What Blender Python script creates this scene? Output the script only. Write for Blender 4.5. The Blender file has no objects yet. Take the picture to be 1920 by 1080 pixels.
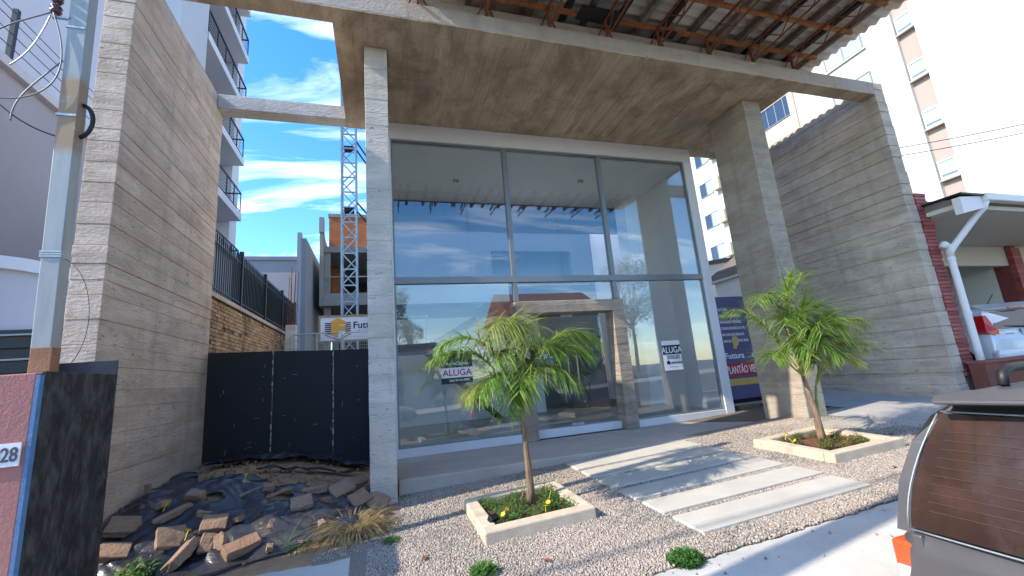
import bpy, bmesh, math, random
import numpy as np
from mathutils import Vector, Matrix, Quaternion
from math import radians, sin, cos, pi
random.seed(7); RNG = np.random.default_rng(7)
S = bpy.context.scene
COL = S.collection
# ------------------------------------------------------------------ camera
CAMZ = 1.155
def cam_axes(yaw, pit, rol):
    cy, sy, cp, sp, cr, sr = cos(yaw), sin(yaw), cos(pit), sin(pit), cos(rol), sin(rol)
    f = Vector((sy*cp, cy*cp, sp)); r0 = Vector((cy, -sy, 0)); u0 = r0.cross(f)
    return cr*r0+sr*u0, -sr*r0+cr*u0, f
_r, _u, _f = cam_axes(radians(17.441), radians(11.531), radians(-4.734))
cd = bpy.data.cameras.new('camera'); cam = bpy.data.objects.new('camera', cd); COL.objects.link(cam)
cd.sensor_width = 36; cd.lens = 36*802/1920; cd.clip_start = 0.05; cd.clip_end = 3000
cam.matrix_world = Matrix(((_r.x, _u.x, -_f.x, 0), (_r.y, _u.y, -_f.y, 0), (_r.z, _u.z, -_f.z, CAMZ), (0, 0, 0, 1)))
S.camera = cam
# ------------------------------------------------------------------ light
LIGHT = Vector((1, 0.12, -0.77)).normalized()
SUN_EL = math.asin(-LIGHT.z)
w = bpy.data.worlds.new('World'); S.world = w; w.use_nodes = True
def build_world():
    nt = w.node_tree; nt.nodes.clear(); N = nt.nodes.new; L = nt.links.new
    out = N('ShaderNodeOutputWorld'); bg = N('ShaderNodeBackground'); L(bg.outputs[0], out.inputs[0])
    sky = N('ShaderNodeTexSky'); sky.sky_type = 'NISHITA'; sky.sun_disc = False
    sky.sun_elevation = SUN_EL
    sky.sun_rotation = math.atan2(-LIGHT.x, -LIGHT.y)
    sky.air_density = 1.0; sky.dust_density = 0.3; sky.ozone_density = 1.8
    tc = N('ShaderNodeTexCoord'); sep = N('ShaderNodeSeparateXYZ'); L(tc.outputs['Generated'], sep.inputs[0])
    mz = N('ShaderNodeMath'); mz.operation = 'ADD'; mz.inputs[1].default_value = 0.22; L(sep.outputs[2], mz.inputs[0])
    mm = N('ShaderNodeMath'); mm.operation = 'MAXIMUM'; mm.inputs[1].default_value = 0.05; L(mz.outputs[0], mm.inputs[0])
    dv = N('ShaderNodeVectorMath'); dv.operation = 'DIVIDE'; L(tc.outputs['Generated'], dv.inputs[0])
    cb = N('ShaderNodeCombineXYZ'); [L(mm.outputs[0], cb.inputs[i]) for i in range(3)]; L(cb.outputs[0], dv.inputs[1])
    mp = N('ShaderNodeMapping'); mp.inputs['Scale'].default_value = (0.9, 3.4, 1.0); mp.inputs['Rotation'].default_value = (0, 0, 0.25)
    mp.inputs['Location'].default_value = (0.35, 0.2, 0.1)
    L(dv.outputs[0], mp.inputs[0])
    nz = N('ShaderNodeTexNoise'); nz.inputs['Scale'].default_value = 1.3; nz.inputs['Detail'].default_value = 9; nz.inputs['Roughness'].default_value = 0.58
    nz.inputs['Distortion'].default_value = 0.5; L(mp.outputs[0], nz.inputs['Vector'])
    rp = N('ShaderNodeValToRGB'); rp.color_ramp.elements[0].position = 0.52; rp.color_ramp.elements[1].position = 0.95
    L(nz.outputs[0], rp.inputs[0])
    hz = N('ShaderNodeMapRange'); hz.inputs[1].default_value = 0.0; hz.inputs[2].default_value = 0.05; L(sep.outputs[2], hz.inputs[0])
    ml = N('ShaderNodeMath'); ml.operation = 'MULTIPLY'; L(rp.outputs[0], ml.inputs[0]); L(hz.outputs[0], ml.inputs[1])
    mx = N('ShaderNodeMixRGB'); L(ml.outputs[0], mx.inputs[0]); L(sky.outputs[0], mx.inputs[1]); mx.inputs[2].default_value = (9.5, 9.8, 10.2, 1)
    hs = N('ShaderNodeHueSaturation'); hs.inputs['Saturation'].default_value = 1.36; hs.inputs['Value'].default_value = 0.86; hs.inputs['Hue'].default_value = 0.505; L(mx.outputs[0], hs.inputs['Color'])
    L(hs.outputs[0], bg.inputs[0]); bg.inputs[1].default_value = 0.15
build_world()
sd = bpy.data.lights.new('sun', 'SUN'); sd.energy = 2.0; sd.angle = radians(0.53); sd.color = (1, 0.91, 0.78)
sun = bpy.data.objects.new('sun', sd); COL.objects.link(sun)
sun.rotation_euler = LIGHT.to_track_quat('-Z', 'Y').to_euler(); sun.location = (-20, -3, 20)
S.view_settings.view_transform = 'Standard'; S.view_settings.look = 'None'
S.view_settings.exposure = 1.92; S.view_settings.gamma = 1.0
S.render.engine = 'CYCLES'
S.cycles.max_bounces = 10; S.cycles.diffuse_bounces = 5; S.cycles.glossy_bounces = 4; S.cycles.transmission_bounces = 6; S.cycles.transparent_max_bounces = 16
S.cycles.use_denoising = True
# ------------------------------------------------------------------ helpers: meshes
BOXF = [(0, 3, 2, 1), (4, 5, 6, 7), (0, 1, 5, 4), (1, 2, 6, 5), (2, 3, 7, 6), (3, 0, 4, 7)]
class MB:
    def __init__(s): s.v = []; s.f = []
    def add(s, v, f):
        n = len(s.v); s.v += [tuple(p) for p in v]; s.f += [tuple(i+n for i in q) for q in f]; return s
    def box(s, x0, x1, y0, y1, z0, z1):
        return s.add([(x0, y0, z0), (x1, y0, z0), (x1, y1, z0), (x0, y1, z0), (x0, y0, z1), (x1, y0, z1), (x1, y1, z1), (x0, y1, z1)], BOXF)
    def obox(s, c, size, rot):
        h = [d/2 for d in size]; c = Vector(c); pts = []
        for z in (-1, 1):
            for (x, y) in ((-1, -1), (1, -1), (1, 1), (-1, 1)):
                pts.append(c + rot @ Vector((x*h[0], y*h[1], z*h[2])))
        return s.add(pts, BOXF)
    def bar(s, p, q, a, b=None, up=(0, 0, 1)):
        p, q = Vector(p), Vector(q); d = q-p; b = b or a; z = d.normalized(); u = Vector(up)
        if abs(z.dot(u)) > 0.98: u = Vector((0, 1, 0))
        x = u.cross(z).normalized(); y = z.cross(x)
        return s.obox((p+q)/2, (a, b, d.length), Matrix((x, y, z)).transposed())
    def tube(s, pts, r, n=8, cap=True):
        pts = [Vector(p) for p in pts]; rs = r if isinstance(r, (list, tuple)) else [r]*len(pts)
        base = len(s.v); x = None
        for i, p in enumerate(pts):
            t = (pts[min(i+1, len(pts)-1)]-pts[max(i-1, 0)]).normalized()
            if x is None:
                u = Vector((0, 0, 1)) if abs(t.z) < .9 else Vector((0, 1, 0)); x = u.cross(t).normalized()
            else: x = (x - t*x.dot(t)).normalized()
            y = t.cross(x)
            for k in range(n):
                a = 2*pi*k/n; s.v.append(tuple(p + (x*cos(a)+y*sin(a))*rs[i]))
        for i in range(len(pts)-1):
            for k in range(n):
                a = base+i*n+k; b = base+i*n+(k+1) % n; s.f.append((a, b, b+n, a+n))
        if cap:
            s.f.append(tuple(base+k for k in reversed(range(n)))); e = base+(len(pts)-1)*n; s.f.append(tuple(e+k for k in range(n)))
        return s
    def prism(s, poly, axis, a, b):
        # poly of 2D points in the plane normal to axis ('x','y','z'), swept from a to b
        def P(p, t): return {'x': (t, p[0], p[1]), 'y': (p[0], t, p[1]), 'z': (p[0], p[1], t)}[axis]
        n = len(poly)
        return s.add([P(p, a) for p in poly]+[P(p, b) for p in poly], [tuple(range(n))[::-1], tuple(range(n, 2*n))]+[(i, (i+1) % n, n+(i+1) % n, n+i) for i in range(n)])
    def build(s, name, mat, parent=None, smooth=False, bevel=0, local=False, seg=2):
        me = bpy.data.meshes.new(name); me.from_pydata(s.v, [], s.f); me.update()
        bm = bmesh.new(); bm.from_mesh(me); bmesh.ops.recalc_face_normals(bm, faces=bm.faces); bm.to_mesh(me); bm.free()
        return finish(name, me, mat, parent, smooth, bevel, local, seg)
def finish(name, me, mat, parent=None, smooth=False, bevel=0, local=False, seg=2):
    if mat: me.materials.append(mat)
    if smooth: me.polygons.foreach_set('use_smooth', [True]*len(me.polygons))
    o = bpy.data.objects.new(name, me); COL.objects.link(o)
    if parent:
        o.parent = parent
        if not local:
            p = parent; off = Vector((0, 0, 0))
            while p: off += p.location; p = p.parent
            o.location = -off
    if bevel:
        m = o.modifiers.new('bevel', 'BEVEL'); m.width = bevel; m.segments = seg; m.limit_method = 'ANGLE'; m.angle_limit = radians(40)
    return o
def thing(name, label, cat, loc=(0, 0, 0), group=None, rz=0):
    o = bpy.data.objects.new(name, None); COL.objects.link(o); o.location = loc; o.rotation_euler = (0, 0, rz); o.empty_display_size = .2
    return tag(o, label, cat, group)
def tag(o, label, cat, group=None):
    o['label'] = label; o['category'] = cat; o['kind'] = 'thing'
    if group: o['group'] = group
    return o
def struct(o): o['kind'] = 'structure'; return o
def one(name, mb, mat, label, cat, group=None, **k): return tag(mb.build(name, mat, **k), label, cat, group)
def inst(name, me, parent, loc=(0, 0, 0), rot=(0, 0, 0), scale=(1, 1, 1), mat=None):
    o = bpy.data.objects.new(name, me); COL.objects.link(o); o.parent = parent; o.location = loc; o.rotation_euler = rot; o.scale = scale; return o
def text(s, size, mat, parent, loc, rot=(pi/2, 0, 0), align='LEFT', depth=.001, sx=1.0, bold=0.0, name='lettering'):
    c = bpy.data.curves.new('t', 'FONT'); c.body = s; c.size = size; c.align_x = align; c.extrude = depth; c.offset = bold; c.resolution_u = 3
    o = bpy.data.objects.new('t', c); COL.objects.link(o)
    me = bpy.data.meshes.new_from_object(o.evaluated_get(bpy.context.evaluated_depsgraph_get()))
    bpy.data.objects.remove(o); bpy.data.curves.remove(c)
    me.name = name; me.materials.clear(); me.materials.append(mat)
    p = bpy.data.objects.new(name, me); COL.objects.link(p); p.parent = parent
    off = Vector((0, 0, 0)); q = parent
    while q: off += q.location; q = q.parent
    p.location = Vector(loc)-off; p.rotation_euler = rot; p.scale = (sx, 1, 1)
    return p
# ------------------------------------------------------------------ helpers: materials
def rgb(c): return (*c, 1) if len(c) == 3 else c
class Mt:
    def __init__(s, name, rough=.7, metal=0, spec=.5):
        s.m = bpy.data.materials.new(name); s.m.use_nodes = True; s.nt = s.m.node_tree
        s.b = s.nt.nodes['Principled BSDF']; s.out = s.nt.nodes['Material Output']
        s.b.inputs['Roughness'].default_value = rough; s.b.inputs['Metallic'].default_value = metal; s.b.inputs['Specular IOR Level'].default_value = spec
        s.tc = s.N('ShaderNodeTexCoord'); s.co = s.tc.outputs['Object']
    def N(s, t): return s.nt.nodes.new(t)
    def L(s, a, b): s.nt.links.new(a, b)
    def map(s, sc, rot=(0, 0, 0)):
        m = s.N('ShaderNodeMapping'); m.inputs['Scale'].default_value = sc if isinstance(sc, tuple) else (sc,)*3; m.inputs['Rotation'].default_value = rot
        s.L(s.co, m.inputs[0]); return m.outputs[0]
    def noise(s, sc, detail=5, rough=.6, dist=0, lo=.3, hi=.7):
        n = s.N('ShaderNodeTexNoise'); n.inputs['Scale'].default_value = 1; n.inputs['Detail'].default_value = detail; n.inputs['Roughness'].default_value = rough; n.inputs['Distortion'].default_value = dist
        s.L(s.map(sc), n.inputs['Vector']); r = s.N('ShaderNodeMapRange'); r.inputs[1].default_value = lo; r.inputs[2].default_value = hi
        s.L(n.outputs[0], r.inputs[0]); return r.outputs[0]
    def mix(s, f, a, b, mode='MIX'):
        n = s.N('ShaderNodeMixRGB'); n.blend_type = mode
        for i, x in ((0, f), (1, a), (2, b)):
            if isinstance(x, (int, float)): n.inputs[i].default_value = x if i == 0 else (x, x, x, 1)
            elif isinstance(x, tuple): n.inputs[i].default_value = rgb(x)
            else: s.L(x, n.inputs[i])
        return n.outputs[0]
    def math(s, op, a, b=0.0, c=0.0):
        n = s.N('ShaderNodeMath'); n.operation = op
        for i, x in ((0, a), (1, b), (2, c)):
            if isinstance(x, (int, float)): n.inputs[i].default_value = x
            else: s.L(x, n.inputs[i])
        return n.outputs[0]
    def xyz(s):
        n = s.N('ShaderNodeSeparateXYZ'); s.L(s.co, n.inputs[0]); return n.outputs
    def wn(s, v):
        n = s.N('ShaderNodeTexWhiteNoise'); n.noise_dimensions = '1D'; s.L(v, n.inputs['W']); return n.outputs[0]
    def island(s): return s.N('ShaderNodeNewGeometry').outputs['Random Per Island']
    def objrand(s): return s.N('ShaderNodeObjectInfo').outputs['Random']
    def col(s, c):
        if isinstance(c, tuple): s.b.inputs['Base Color'].default_value = rgb(c)
        else: s.L(c, s.b.inputs['Base Color'])
        return s
    def bump(s, h, strength=.3, dist=.02):
        n = s.N('ShaderNodeBump'); n.inputs['Strength'].default_value = strength; n.inputs['Distance'].default_value = dist; s.L(h, n.inputs['Height']); s.L(n.outputs[0], s.b.inputs['Normal']); return s
    def rough(s, v): s.L(v, s.b.inputs['Roughness']); return s
def plain(name, c, rough=.6, metal=0, var=.25, sc=6.0, bump=.1, spec=.5, dark=None, bsc=60.0):
    M = Mt(name, rough, metal, spec)
    d = dark or tuple(x*(1-var) for x in c)
    n = M.mix(M.noise(sc, 6, .65), d, c)
    n = M.mix(M.math('MULTIPLY', M.noise(sc*9, 3), .35), n, tuple(x*(1-var*.8) for x in c))
    M.col(n)
    if bump: M.bump(M.noise(bsc, 4), bump, .01)
    return M.m
def concrete(name, c, dark, along='x', pitch=.2, streak=1.0, stain=None, rough=.85):
    """board-marked concrete: boards run along `along`, stacked across"""
    M = Mt(name, rough, 0, .3); X = M.xyz()
    if along == 'h':   idx = M.math('FLOOR', M.math('DIVIDE', X[2], pitch)); sc = (1.3, 1.3, 6); sc2 = (14, 14, 40)
    else:              idx = M.math('FLOOR', M.math('DIVIDE', X[0], pitch)); sc = (4.5, .6, 4.5); sc2 = (40, 9, 40)
    tone = M.wn(idx)
    base = M.mix(M.math('MULTIPLY', tone, .5 if along == 'h' else .28), c, dark)
    if along != 'h': base = M.mix(M.math('MULTIPLY', M.noise((1.7, 1.1, 1.7), 8, .72, .9, .42, .66), .8), base, stain)
    base = M.mix(M.math('MULTIPLY', M.noise(sc, 6, .65, .6, .38, .72), .75*streak), base, tuple(x*.62 for x in dark))
    base = M.mix(M.math('MULTIPLY', M.noise(.7, 5, .6, .4, .45, .75), .6), base, stain or tuple(x*.7 for x in dark))
    base = M.mix(M.math('MULTIPLY', M.noise(2.3, 6, .7, .2, .52, .78), .45), base, tuple(min(1, x*1.25) for x in c))
    base = M.mix(M.math('MULTIPLY', M.noise(45, 3, .6, 0, .56, .75), .35), base, tuple(x*.55 for x in dark))
    if along == 'h': base = M.mix(M.math('MULTIPLY', M.noise((4.5, 4.5, .45), 5, .6, .3, .52, .75), .4), base, tuple(x*.55 for x in dark)); base = M.mix(M.math('MULTIPLY', M.noise((9, 9, 30), 2, .5, .3, .66, .74), .7), base, tuple(x*.35 for x in dark))
    M.col(base)
    h = M.math('ADD', M.noise(sc2, 4), M.math('MULTIPLY', M.noise(30, 5, .7), .7)); M.bump(h, .55, .012)
    return M.m
def glassmat(name, tint=(.80, .90, .90), ior=1.5, rough=0.0):
    M = Mt(name); nt = M.nt; nt.nodes.remove(M.b)
    tr = M.N('ShaderNodeBsdfTransparent'); tr.inputs[0].default_value = rgb(tint)
    gl = M.N('ShaderNodeBsdfGlossy'); gl.inputs['Roughness'].default_value = rough; gl.inputs[0].default_value = (1, 1, 1, 1)
    fr = M.N('ShaderNodeFresnel'); bf = M.N('ShaderNodeNewGeometry').outputs['Backfacing']
    M.L(M.math('ADD', ior, M.math('MULTIPLY', bf, 1/ior-ior)), fr.inputs[0])
    mx = M.N('ShaderNodeMixShader'); M.L(fr.outputs[0], mx.inputs[0]); M.L(tr.outputs[0], mx.inputs[1]); M.L(gl.outputs[0], mx.inputs[2]); M.L(mx.outputs[0], M.out.inputs[0])
    return M.m
def emis(name, c, s):
    M = Mt(name); M.b.inputs['Base Color'].default_value = rgb(c); M.b.inputs['Emission Color'].default_value = rgb(c); M.b.inputs['Emission Strength'].default_value = s; return M.m
def leafmat(name, a, b, c=None):
    M = Mt(name, .45, 0, .4); r = M.island(); n = M.mix(r, a, b)
    if c: n = M.mix(M.math('GREATER_THAN', M.wn(M.math('MULTIPLY', r, 91.7)), .8), n, c)
    M.col(n)
    tl = M.N('ShaderNodeBsdfTranslucent'); M.L(n, tl.inputs[0]); mx = M.N('ShaderNodeMixShader'); mx.inputs[0].default_value = .45
    M.L(M.b.outputs[0], mx.inputs[1]); M.L(tl.outputs[0], mx.inputs[2]); M.L(mx.outputs[0], M.out.inputs[0]); return M.m
m_wallc = concrete('concrete_wall', (.65, .525, .42), (.43, .335, .26), 'h', .19, .9, (.38, .265, .19))
m_wallr = concrete('concrete_wall_mossy', (.64, .54, .435), (.43, .35, .27), 'h', .27, .9, (.34, .275, .195))
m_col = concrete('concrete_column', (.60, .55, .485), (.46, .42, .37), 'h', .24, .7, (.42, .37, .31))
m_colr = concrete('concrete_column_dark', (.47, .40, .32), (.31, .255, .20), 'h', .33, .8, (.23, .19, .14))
m_beam = concrete('concrete_beam', (.52, .455, .40), (.40, .34, .295), 'h', .4, .45, (.38, .30, .25))
m_soff = concrete('concrete_soffit', (.70, .54, .37), (.50, .37, .245), 'v', .22, .8, (.25, .165, .10))
m_portal = concrete('concrete_portal', (.46, .375, .29), (.29, .225, .165), 'h', .12, 1.0, (.24, .19, .15))
m_apron = plain('apron_concrete', (.52, .455, .40), .85, 0, .3, 1.6, .25)
m_drive = plain('driveway_concrete', (.46, .43, .40), .85, 0, .3, 1.3, .25)
m_pave = plain('pavement_concrete', (.58, .555, .50), .85, 0, .22, 2.2, .25)
m_slab = plain('paving_slab_concrete', (.54, .50, .43), .85, 0, .2, 3, .2)
m_planter = plain('planter_concrete', (.62, .53, .39), .85, 0, .3, 5, .3, dark=(.45, .36, .26))
m_white = plain('white_paint', (.70, .69, .70), .6, 0, .07, 3, .04)
m_inwhite = plain('interior_white', (.86, .87, .84), .7, 0, .05, 2, .02)
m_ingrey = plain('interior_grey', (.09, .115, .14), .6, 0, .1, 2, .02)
m_infloor = plain('interior_floor', (.34, .34, .33), .3, 0, .2, 3, .02)
m_alu = plain('grey_aluminium', (.23, .245, .255), .4, .3, .1, 8, .02)
m_dark = plain('black_steel', (.012, .012, .014), .45, .2, .3, 10, .05)
m_black = plain('black_board', (.009, .009, .011), .65, 0, .5, 4, .15)
m_galv = plain('galvanised_steel', (.40, .44, .45), .45, .55, .25, 7, .1)
m_rust = plain('rusty_steel', (.30, .095, .04), .8, 0, .55, 12, .3, dark=(.085, .03, .018))
m_rusto = plain('orange_rust_steel', (.58, .22, .07), .75, 0, .45, 9, .25, dark=(.2, .07, .03))
m_soil = plain('red_soil', (.20, .085, .045), .95, 0, .5, 14, .6, dark=(.09, .035, .02))
m_sand = plain('sandy_soil', (.50, .31, .165), .95, 0, .35, 4, .6, dark=(.26, .15, .08))
M = Mt('paving_stone', .9, 0, .25); M.col(M.mix(M.math('MULTIPLY', M.noise(11, 6, .7), .6), M.mix(M.objrand(), (.34, .19, .115), (.40, .28, .19)), (.19, .11, .075))).bump(M.noise(35, 5, .7), .7, .015); m_stone = M.m
m_glass = glassmat('shop_glass', (.96, .98, .98), 1.85)
m_doorglass = glassmat('door_glass', (.955, .98, .975), 1.6)
m_winglass = Mt('window_glass', .05, 0, .9).col((.03, .045, .07)).m
m_palewin = Mt('pale_window_glass', .08, 0, .8).col((.35, .42, .42)).m
# ================================================================== SETTING
def ss(t): t = min(max(t, 0), 1); return t*t*(3-2*t)
def clamp(x, a, b): return min(max(x, a), b)
def g(x, y): return -.395+.04*clamp(x, -40, 40)+.034*clamp(y, -5, 12)
def road_z(x, y): return -.60+.04*clamp(x, -40, 40)-.012*abs(clamp(y, -9, 2)+3.5)
def pave_z(x, y): return g(x, 2.85)-.06*ss((2.85-y)/.6)-.12*clamp(2.5-y, 0, 1) if y < 2.85 else g(x, y)
def hump(x, y): return .46*ss((y-4.5)/1.3)*clamp((-.1-x)/1.7, 0, 1)**.7
def fbm(x, y, s=1.0):
    return (sin(x*s*2.1+1.3*sin(y*s*1.7))*.5+sin(y*s*2.9+1.1*sin(x*s*2.3+1))*.5+sin((x+y)*s*5.3+2*sin(x*s*3.1))*.25+sin((x-y)*s*8.7+sin(y*s*7))*.14)/1.4
def mound(x, y): return g(x, y)+hump(x, y)+.02*fbm(x, y, 2.0)*ss((y-4.4)/.5)
def grid(xs, ys, fz, keep=None):
    mb = MB(); nx, ny = len(xs), len(ys)
    mb.v = [(x, y, fz(x, y)) for y in ys for x in xs]
    for j in range(ny-1):
        for i in range(nx-1):
            if keep is None or keep((xs[i]+xs[i+1])/2, (ys[j]+ys[j+1])/2): mb.f.append((j*nx+i, j*nx+i+1, (j+1)*nx+i+1, (j+1)*nx+i))
    return mb
def lin(a, b, n): return [a+(b-a)*i/n for i in range(n+1)]
def gz(x, y):
    if y < 2.0: z = road_z(x, y)-.03
    else: z = g(x, y)-.08
    if y > 8: z += 1.45*ss((y-8)/4)*ss((.05-x)/.35)
    return z
m_ground = plain('bare_ground', (.17, .13, .09), .95, 0, .4, .8, .3)
struct(grid([-900, -300, -100, -40]+lin(-20, -1, 19)+[-.5, -.3, 0, .1]+lin(1, 20, 19)+[40, 100, 300, 900], [-900, -300, -100, -40, -20, -12, -9.2, -6, -3, 0, 1.99, 2.01, 4, 6, 7.9]+lin(8.3, 13, 10)+[20, 40, 100, 300, 900], gz).build('ground', m_ground))
m_asph = plain('asphalt', (.055, .055, .058), .9, 0, .3, 3, .5)
struct(grid([-60, -40]+lin(-20, 20, 20)+[40, 60], lin(-9, 1.92, 8), road_z).build('road', m_asph))
m_kerb = plain('kerb_concrete', (.45, .44, .42), .85, 0, .3, 4, .3)
def kerb(y0, y1, dz):
    mb = MB()
    for i in range(-24, 24):
        x0, x1 = i*1.0+.006, i*1.0+.994; z = lambda x: pave_z(x, 2.05)+.004 if dz is None else road_z(x, y0)+dz
        a, b = z(x0), z(x1)
        mb.add([(x0, y0, a-.35), (x1, y0, b-.35), (x1, y1, b-.35), (x0, y1, a-.35), (x0, y0, a), (x1, y0, b), (x1, y1, b), (x0, y1, a)], BOXF)
    return mb
struct(kerb(1.92, 2.05, None).build('kerb', m_kerb, bevel=.012))
struct(kerb(-9.13, -9.0, .14).build('kerb', m_kerb, bevel=.012))
struct(grid(lin(-60, 60, 30), [-13.0, -9.13], lambda x, y: road_z(x, -9)+.13).build('pavement', m_drive))
# near pavement: bright screeded concrete with an uneven edge against the gravel
def pav_edge(x):
    if x < -.2: e = 4.42+.06*sin(x*3)
    elif x < 1.7: e = 2.45
    else: e = 2.84
    return e+.014*fbm(x*3, 1.0, 1.3)+.006*sin(x*31)
def pave_keep(x, y): return y < pav_edge(x)
def pave_strip():
    xs = lin(-14, -.2, 150)+lin(-.199, 1.7, 60)+lin(1.701, 14, 220); mb = MB(); n = 12
    for x in xs:
        e = pav_edge(x)
        for k in range(n+1): y = 2.05+(e-2.05)*k/n; mb.v.append((x, y, (pave_z(x, y) if y < 2.86 else g(x, y))+.012-(.012 if k == n else 0)))
    for i in range(len(xs)-1):
        for k in range(n): a = i*(n+1)+k; mb.f.append((a, a+n+1, a+n+2, a+1))
    return mb
struct(pave_strip().build('pavement', m_pave))
# sheet of fine grit under the loose gravel
m_grit = Mt('gravel_grit', .95, 0, .2)
_n = m_grit.mix(m_grit.noise(90, 3, .7), (.26, .225, .19), (.46, .41, .35)); m_grit.col(_n).bump(m_grit.noise(70, 3), 1.0, .02)
struct(grid(lin(-.6, 9.3, 60), lin(2.3, 6.1, 30), lambda x, y: (g(x, y) if y > 2.85 else pave_z(x, y))+.003).build('gravel_bed', m_grit.m))
def pebbles():
    pts = []
    def ok(x, y):
        if .83 < x < 1.82 and 3.92 < y < 4.87: return False
        if 4.74 < x < 5.80 and 3.80 < y < 4.82: return False
        if 2.40 < x < 4.28:
            for (a, b) in SLABS:
                if a+.03 < y < b-.03: return False
        if y > 5.86: return False
        if x < .17 and y > 5.0 + .9*(x) : return False
        if x < -.15: return y > 4.38 and random.random() < .75 and y < 5.0
        if y < pav_edge(x)-.02: return random.random() < .004
        if y < pav_edge(x)+.06: return random.random() < .7
        if x > 6.9 - .5*(y-4.5): return random.random() < max(0, .8-(x-(6.9-.5*(y-4.5)))*1.1)
        return True
    cell = .0128
    for i in range(int(9.0/cell)):
        for j in range(int(3.8/cell)):
            x = -.6+(i+random.random())*cell; y = 2.25+(j+random.random())*cell
            if x > 4.9 and y < 3.0 and random.random() < .3: continue
            if (x*x*.25+y*y) > 22 and random.random() < .35: continue
            if ok(x, y): pts.append((x, y))
    P = np.array(pts); n = len(P)
    base = np.array([(-1, -1, -1), (1, -1, -1), (1, 1, -1), (-1, 1, -1), (-1, -1, 1), (1, -1, 1), (1, 1, 1), (-1, 1, 1)], float)
    V = base[None]*RNG.uniform(.55, 1.1, (n, 8, 3))
    sz = RNG.uniform(.0040, .0088, (n, 1, 1))*RNG.uniform(.8, 1.25, (n, 1, 3)); V = V*sz
    a = RNG.uniform(0, 2*pi, n); b = RNG.uniform(-.9, .9, n); c = RNG.uniform(-.9, .9, n)
    def rot(V, ang, i, j):
        c_, s_ = np.cos(ang)[:, None], np.sin(ang)[:, None]; o = V.copy(); o[:, :, i] = V[:, :, i]*c_-V[:, :, j]*s_; o[:, :, j] = V[:, :, i]*s_+V[:, :, j]*c_; return o
    V = rot(rot(rot(V, b, 1, 2), c, 0, 2), a, 0, 1)
    z = np.array([(g(x, y) if y > 2.85 else pave_z(x, y)+.012) for x, y in pts])+RNG.uniform(.001, .009, n)
    V[:, :, 0] += P[:, 0, None]; V[:, :, 1] += P[:, 1, None]; V[:, :, 2] += z[:, None]
    F = (np.array(BOXF)[None]+np.arange(n)[:, None, None]*8).reshape(-1, 4)
    me = bpy.data.meshes.new('gravel'); me.vertices.add(n*8); me.vertices.foreach_set('co', V.reshape(-1)); me.loops.add(len(F)*4); me.polygons.add(len(F))
    me.loops.foreach_set('vertex_index', F.reshape(-1)); me.polygons.foreach_set('loop_start', np.arange(len(F))*4); me.polygons.foreach_set('loop_total', np.full(len(F), 4))
    me.update(); me.validate()
    M = Mt('gravel_stone', .9, 0, .25); r = M.island()
    cc = M.mix(r, (.22, .19, .155), (.46, .40, .335)); cc = M.mix(M.math('GREATER_THAN', M.wn(M.math('MULTIPLY', r, 57.3)), .86), cc, (.17, .155, .14)); cc = M.mix(M.noise(.9, 3, .5, 0, .4, .65), cc, M.mix(.5, cc, (.50, .40, .33)))
    M.col(cc)
    o = finish('gravel', me, M.m); o['kind'] = 'stuff'; o['label'] = 'loose grey crushed stone gravel covering the forecourt'; o['category'] = 'gravel'
SLABS = [(3.13, 3.51), (3.61, 3.955), (4.055, 4.40), (4.50, 4.85), (4.95, 5.29), (5.385, 5.76)]
pebbles()
# apron in front of the shop, driveway and the raised side passage
struct(MB().prism([(.17, 5.86), (2.5, 5.87), (4.3, 5.80), (6.63, 5.90), (7.75, 5.98), (7.75, 7.515), (.17, 7.515)], 'z', -.5, -.002).build('porch_floor', m_apron, bevel=.015))
struct(grid(lin(6.3, 9.30, 16), lin(3.1, 7.5, 16), lambda x, y: g(x, y)+.012+.08*ss((y-6)/1.5)*ss((x-6.6)/1), lambda x, y: x > 6.75-.5*(y-4.5)-.25*fbm(y, x, 1.5) and (x > 7.72 or y < 5.95) and (x > 7.05 or y < 5.3)).build('driveway', m_drive))
struct(MB().box(6.97, 9.3, 7.64, 13, -.4, .15).build('passage_floor', m_drive))
step = thing('passage_step', 'low brown brick step between the white shop corner and the right concrete column', 'step', (7.9, 7.56, 0))
m_brownbrick = plain('brown_brick', (.20, .13, .06), .85, 0, .5, 8, .4)
_s = MB()
for r_ in range(2):
    for k in range(8):
        x0 = 6.96+k*.29+(.12 if r_ else 0)
        MB().box(x0+.004, min(x0+.282, 9.29), 7.52, 7.63, -.03+r_*.095, .058+r_*.095).build('brick', m_brownbrick, step, bevel=.006)
# dirt mound at the left, with torn black plastic over it
struct(grid(lin(-2.56, .12, 70), lin(4.35, 7.66, 90), mound, lambda x, y: not (x > -.17 and y > 5.55)).build('dirt_mound', m_sand, smooth=True))

# ================================================================== CONCRETE FRAME
def courses(x0, x1, y0, y1, z0, z1, h, off=.005, gap=.0035, jitter=.25, inset=.006):
    mb = MB().box(x0+inset, x1-inset, y0+inset, y1-inset, z0, z1)
    z = z0
    while z < z1-.02:
        hh = h*random.uniform(1-jitter, 1+jitter); t = min(z+hh, z1)
        if z1-t < h*.4: t = z1
        e = random.uniform(-off, off)*.5
        mb.box(x0-e, x1+e, y0-e, y1+e, z+gap/2, t-gap/2); z = t
    return mb
XL, XR, YF, YB, ZS, ZT = -2.57, 9.32, 5.0, 7.48, 5.96, 6.225
lw = courses(XL-.275, XL, YF, YB+.27, -.6, ZT, .19, .009, .005, .35, .009)
one('concrete_wall', lw, m_wallc, 'tall board-marked concrete wall beside the black hoarding, left end of the frame', 'wall', bevel=.004, seg=1)
rw = courses(XR, XR+.27, YF, YB+.27, -.4, ZT, .27, .012, .009, .3, .016)
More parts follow.
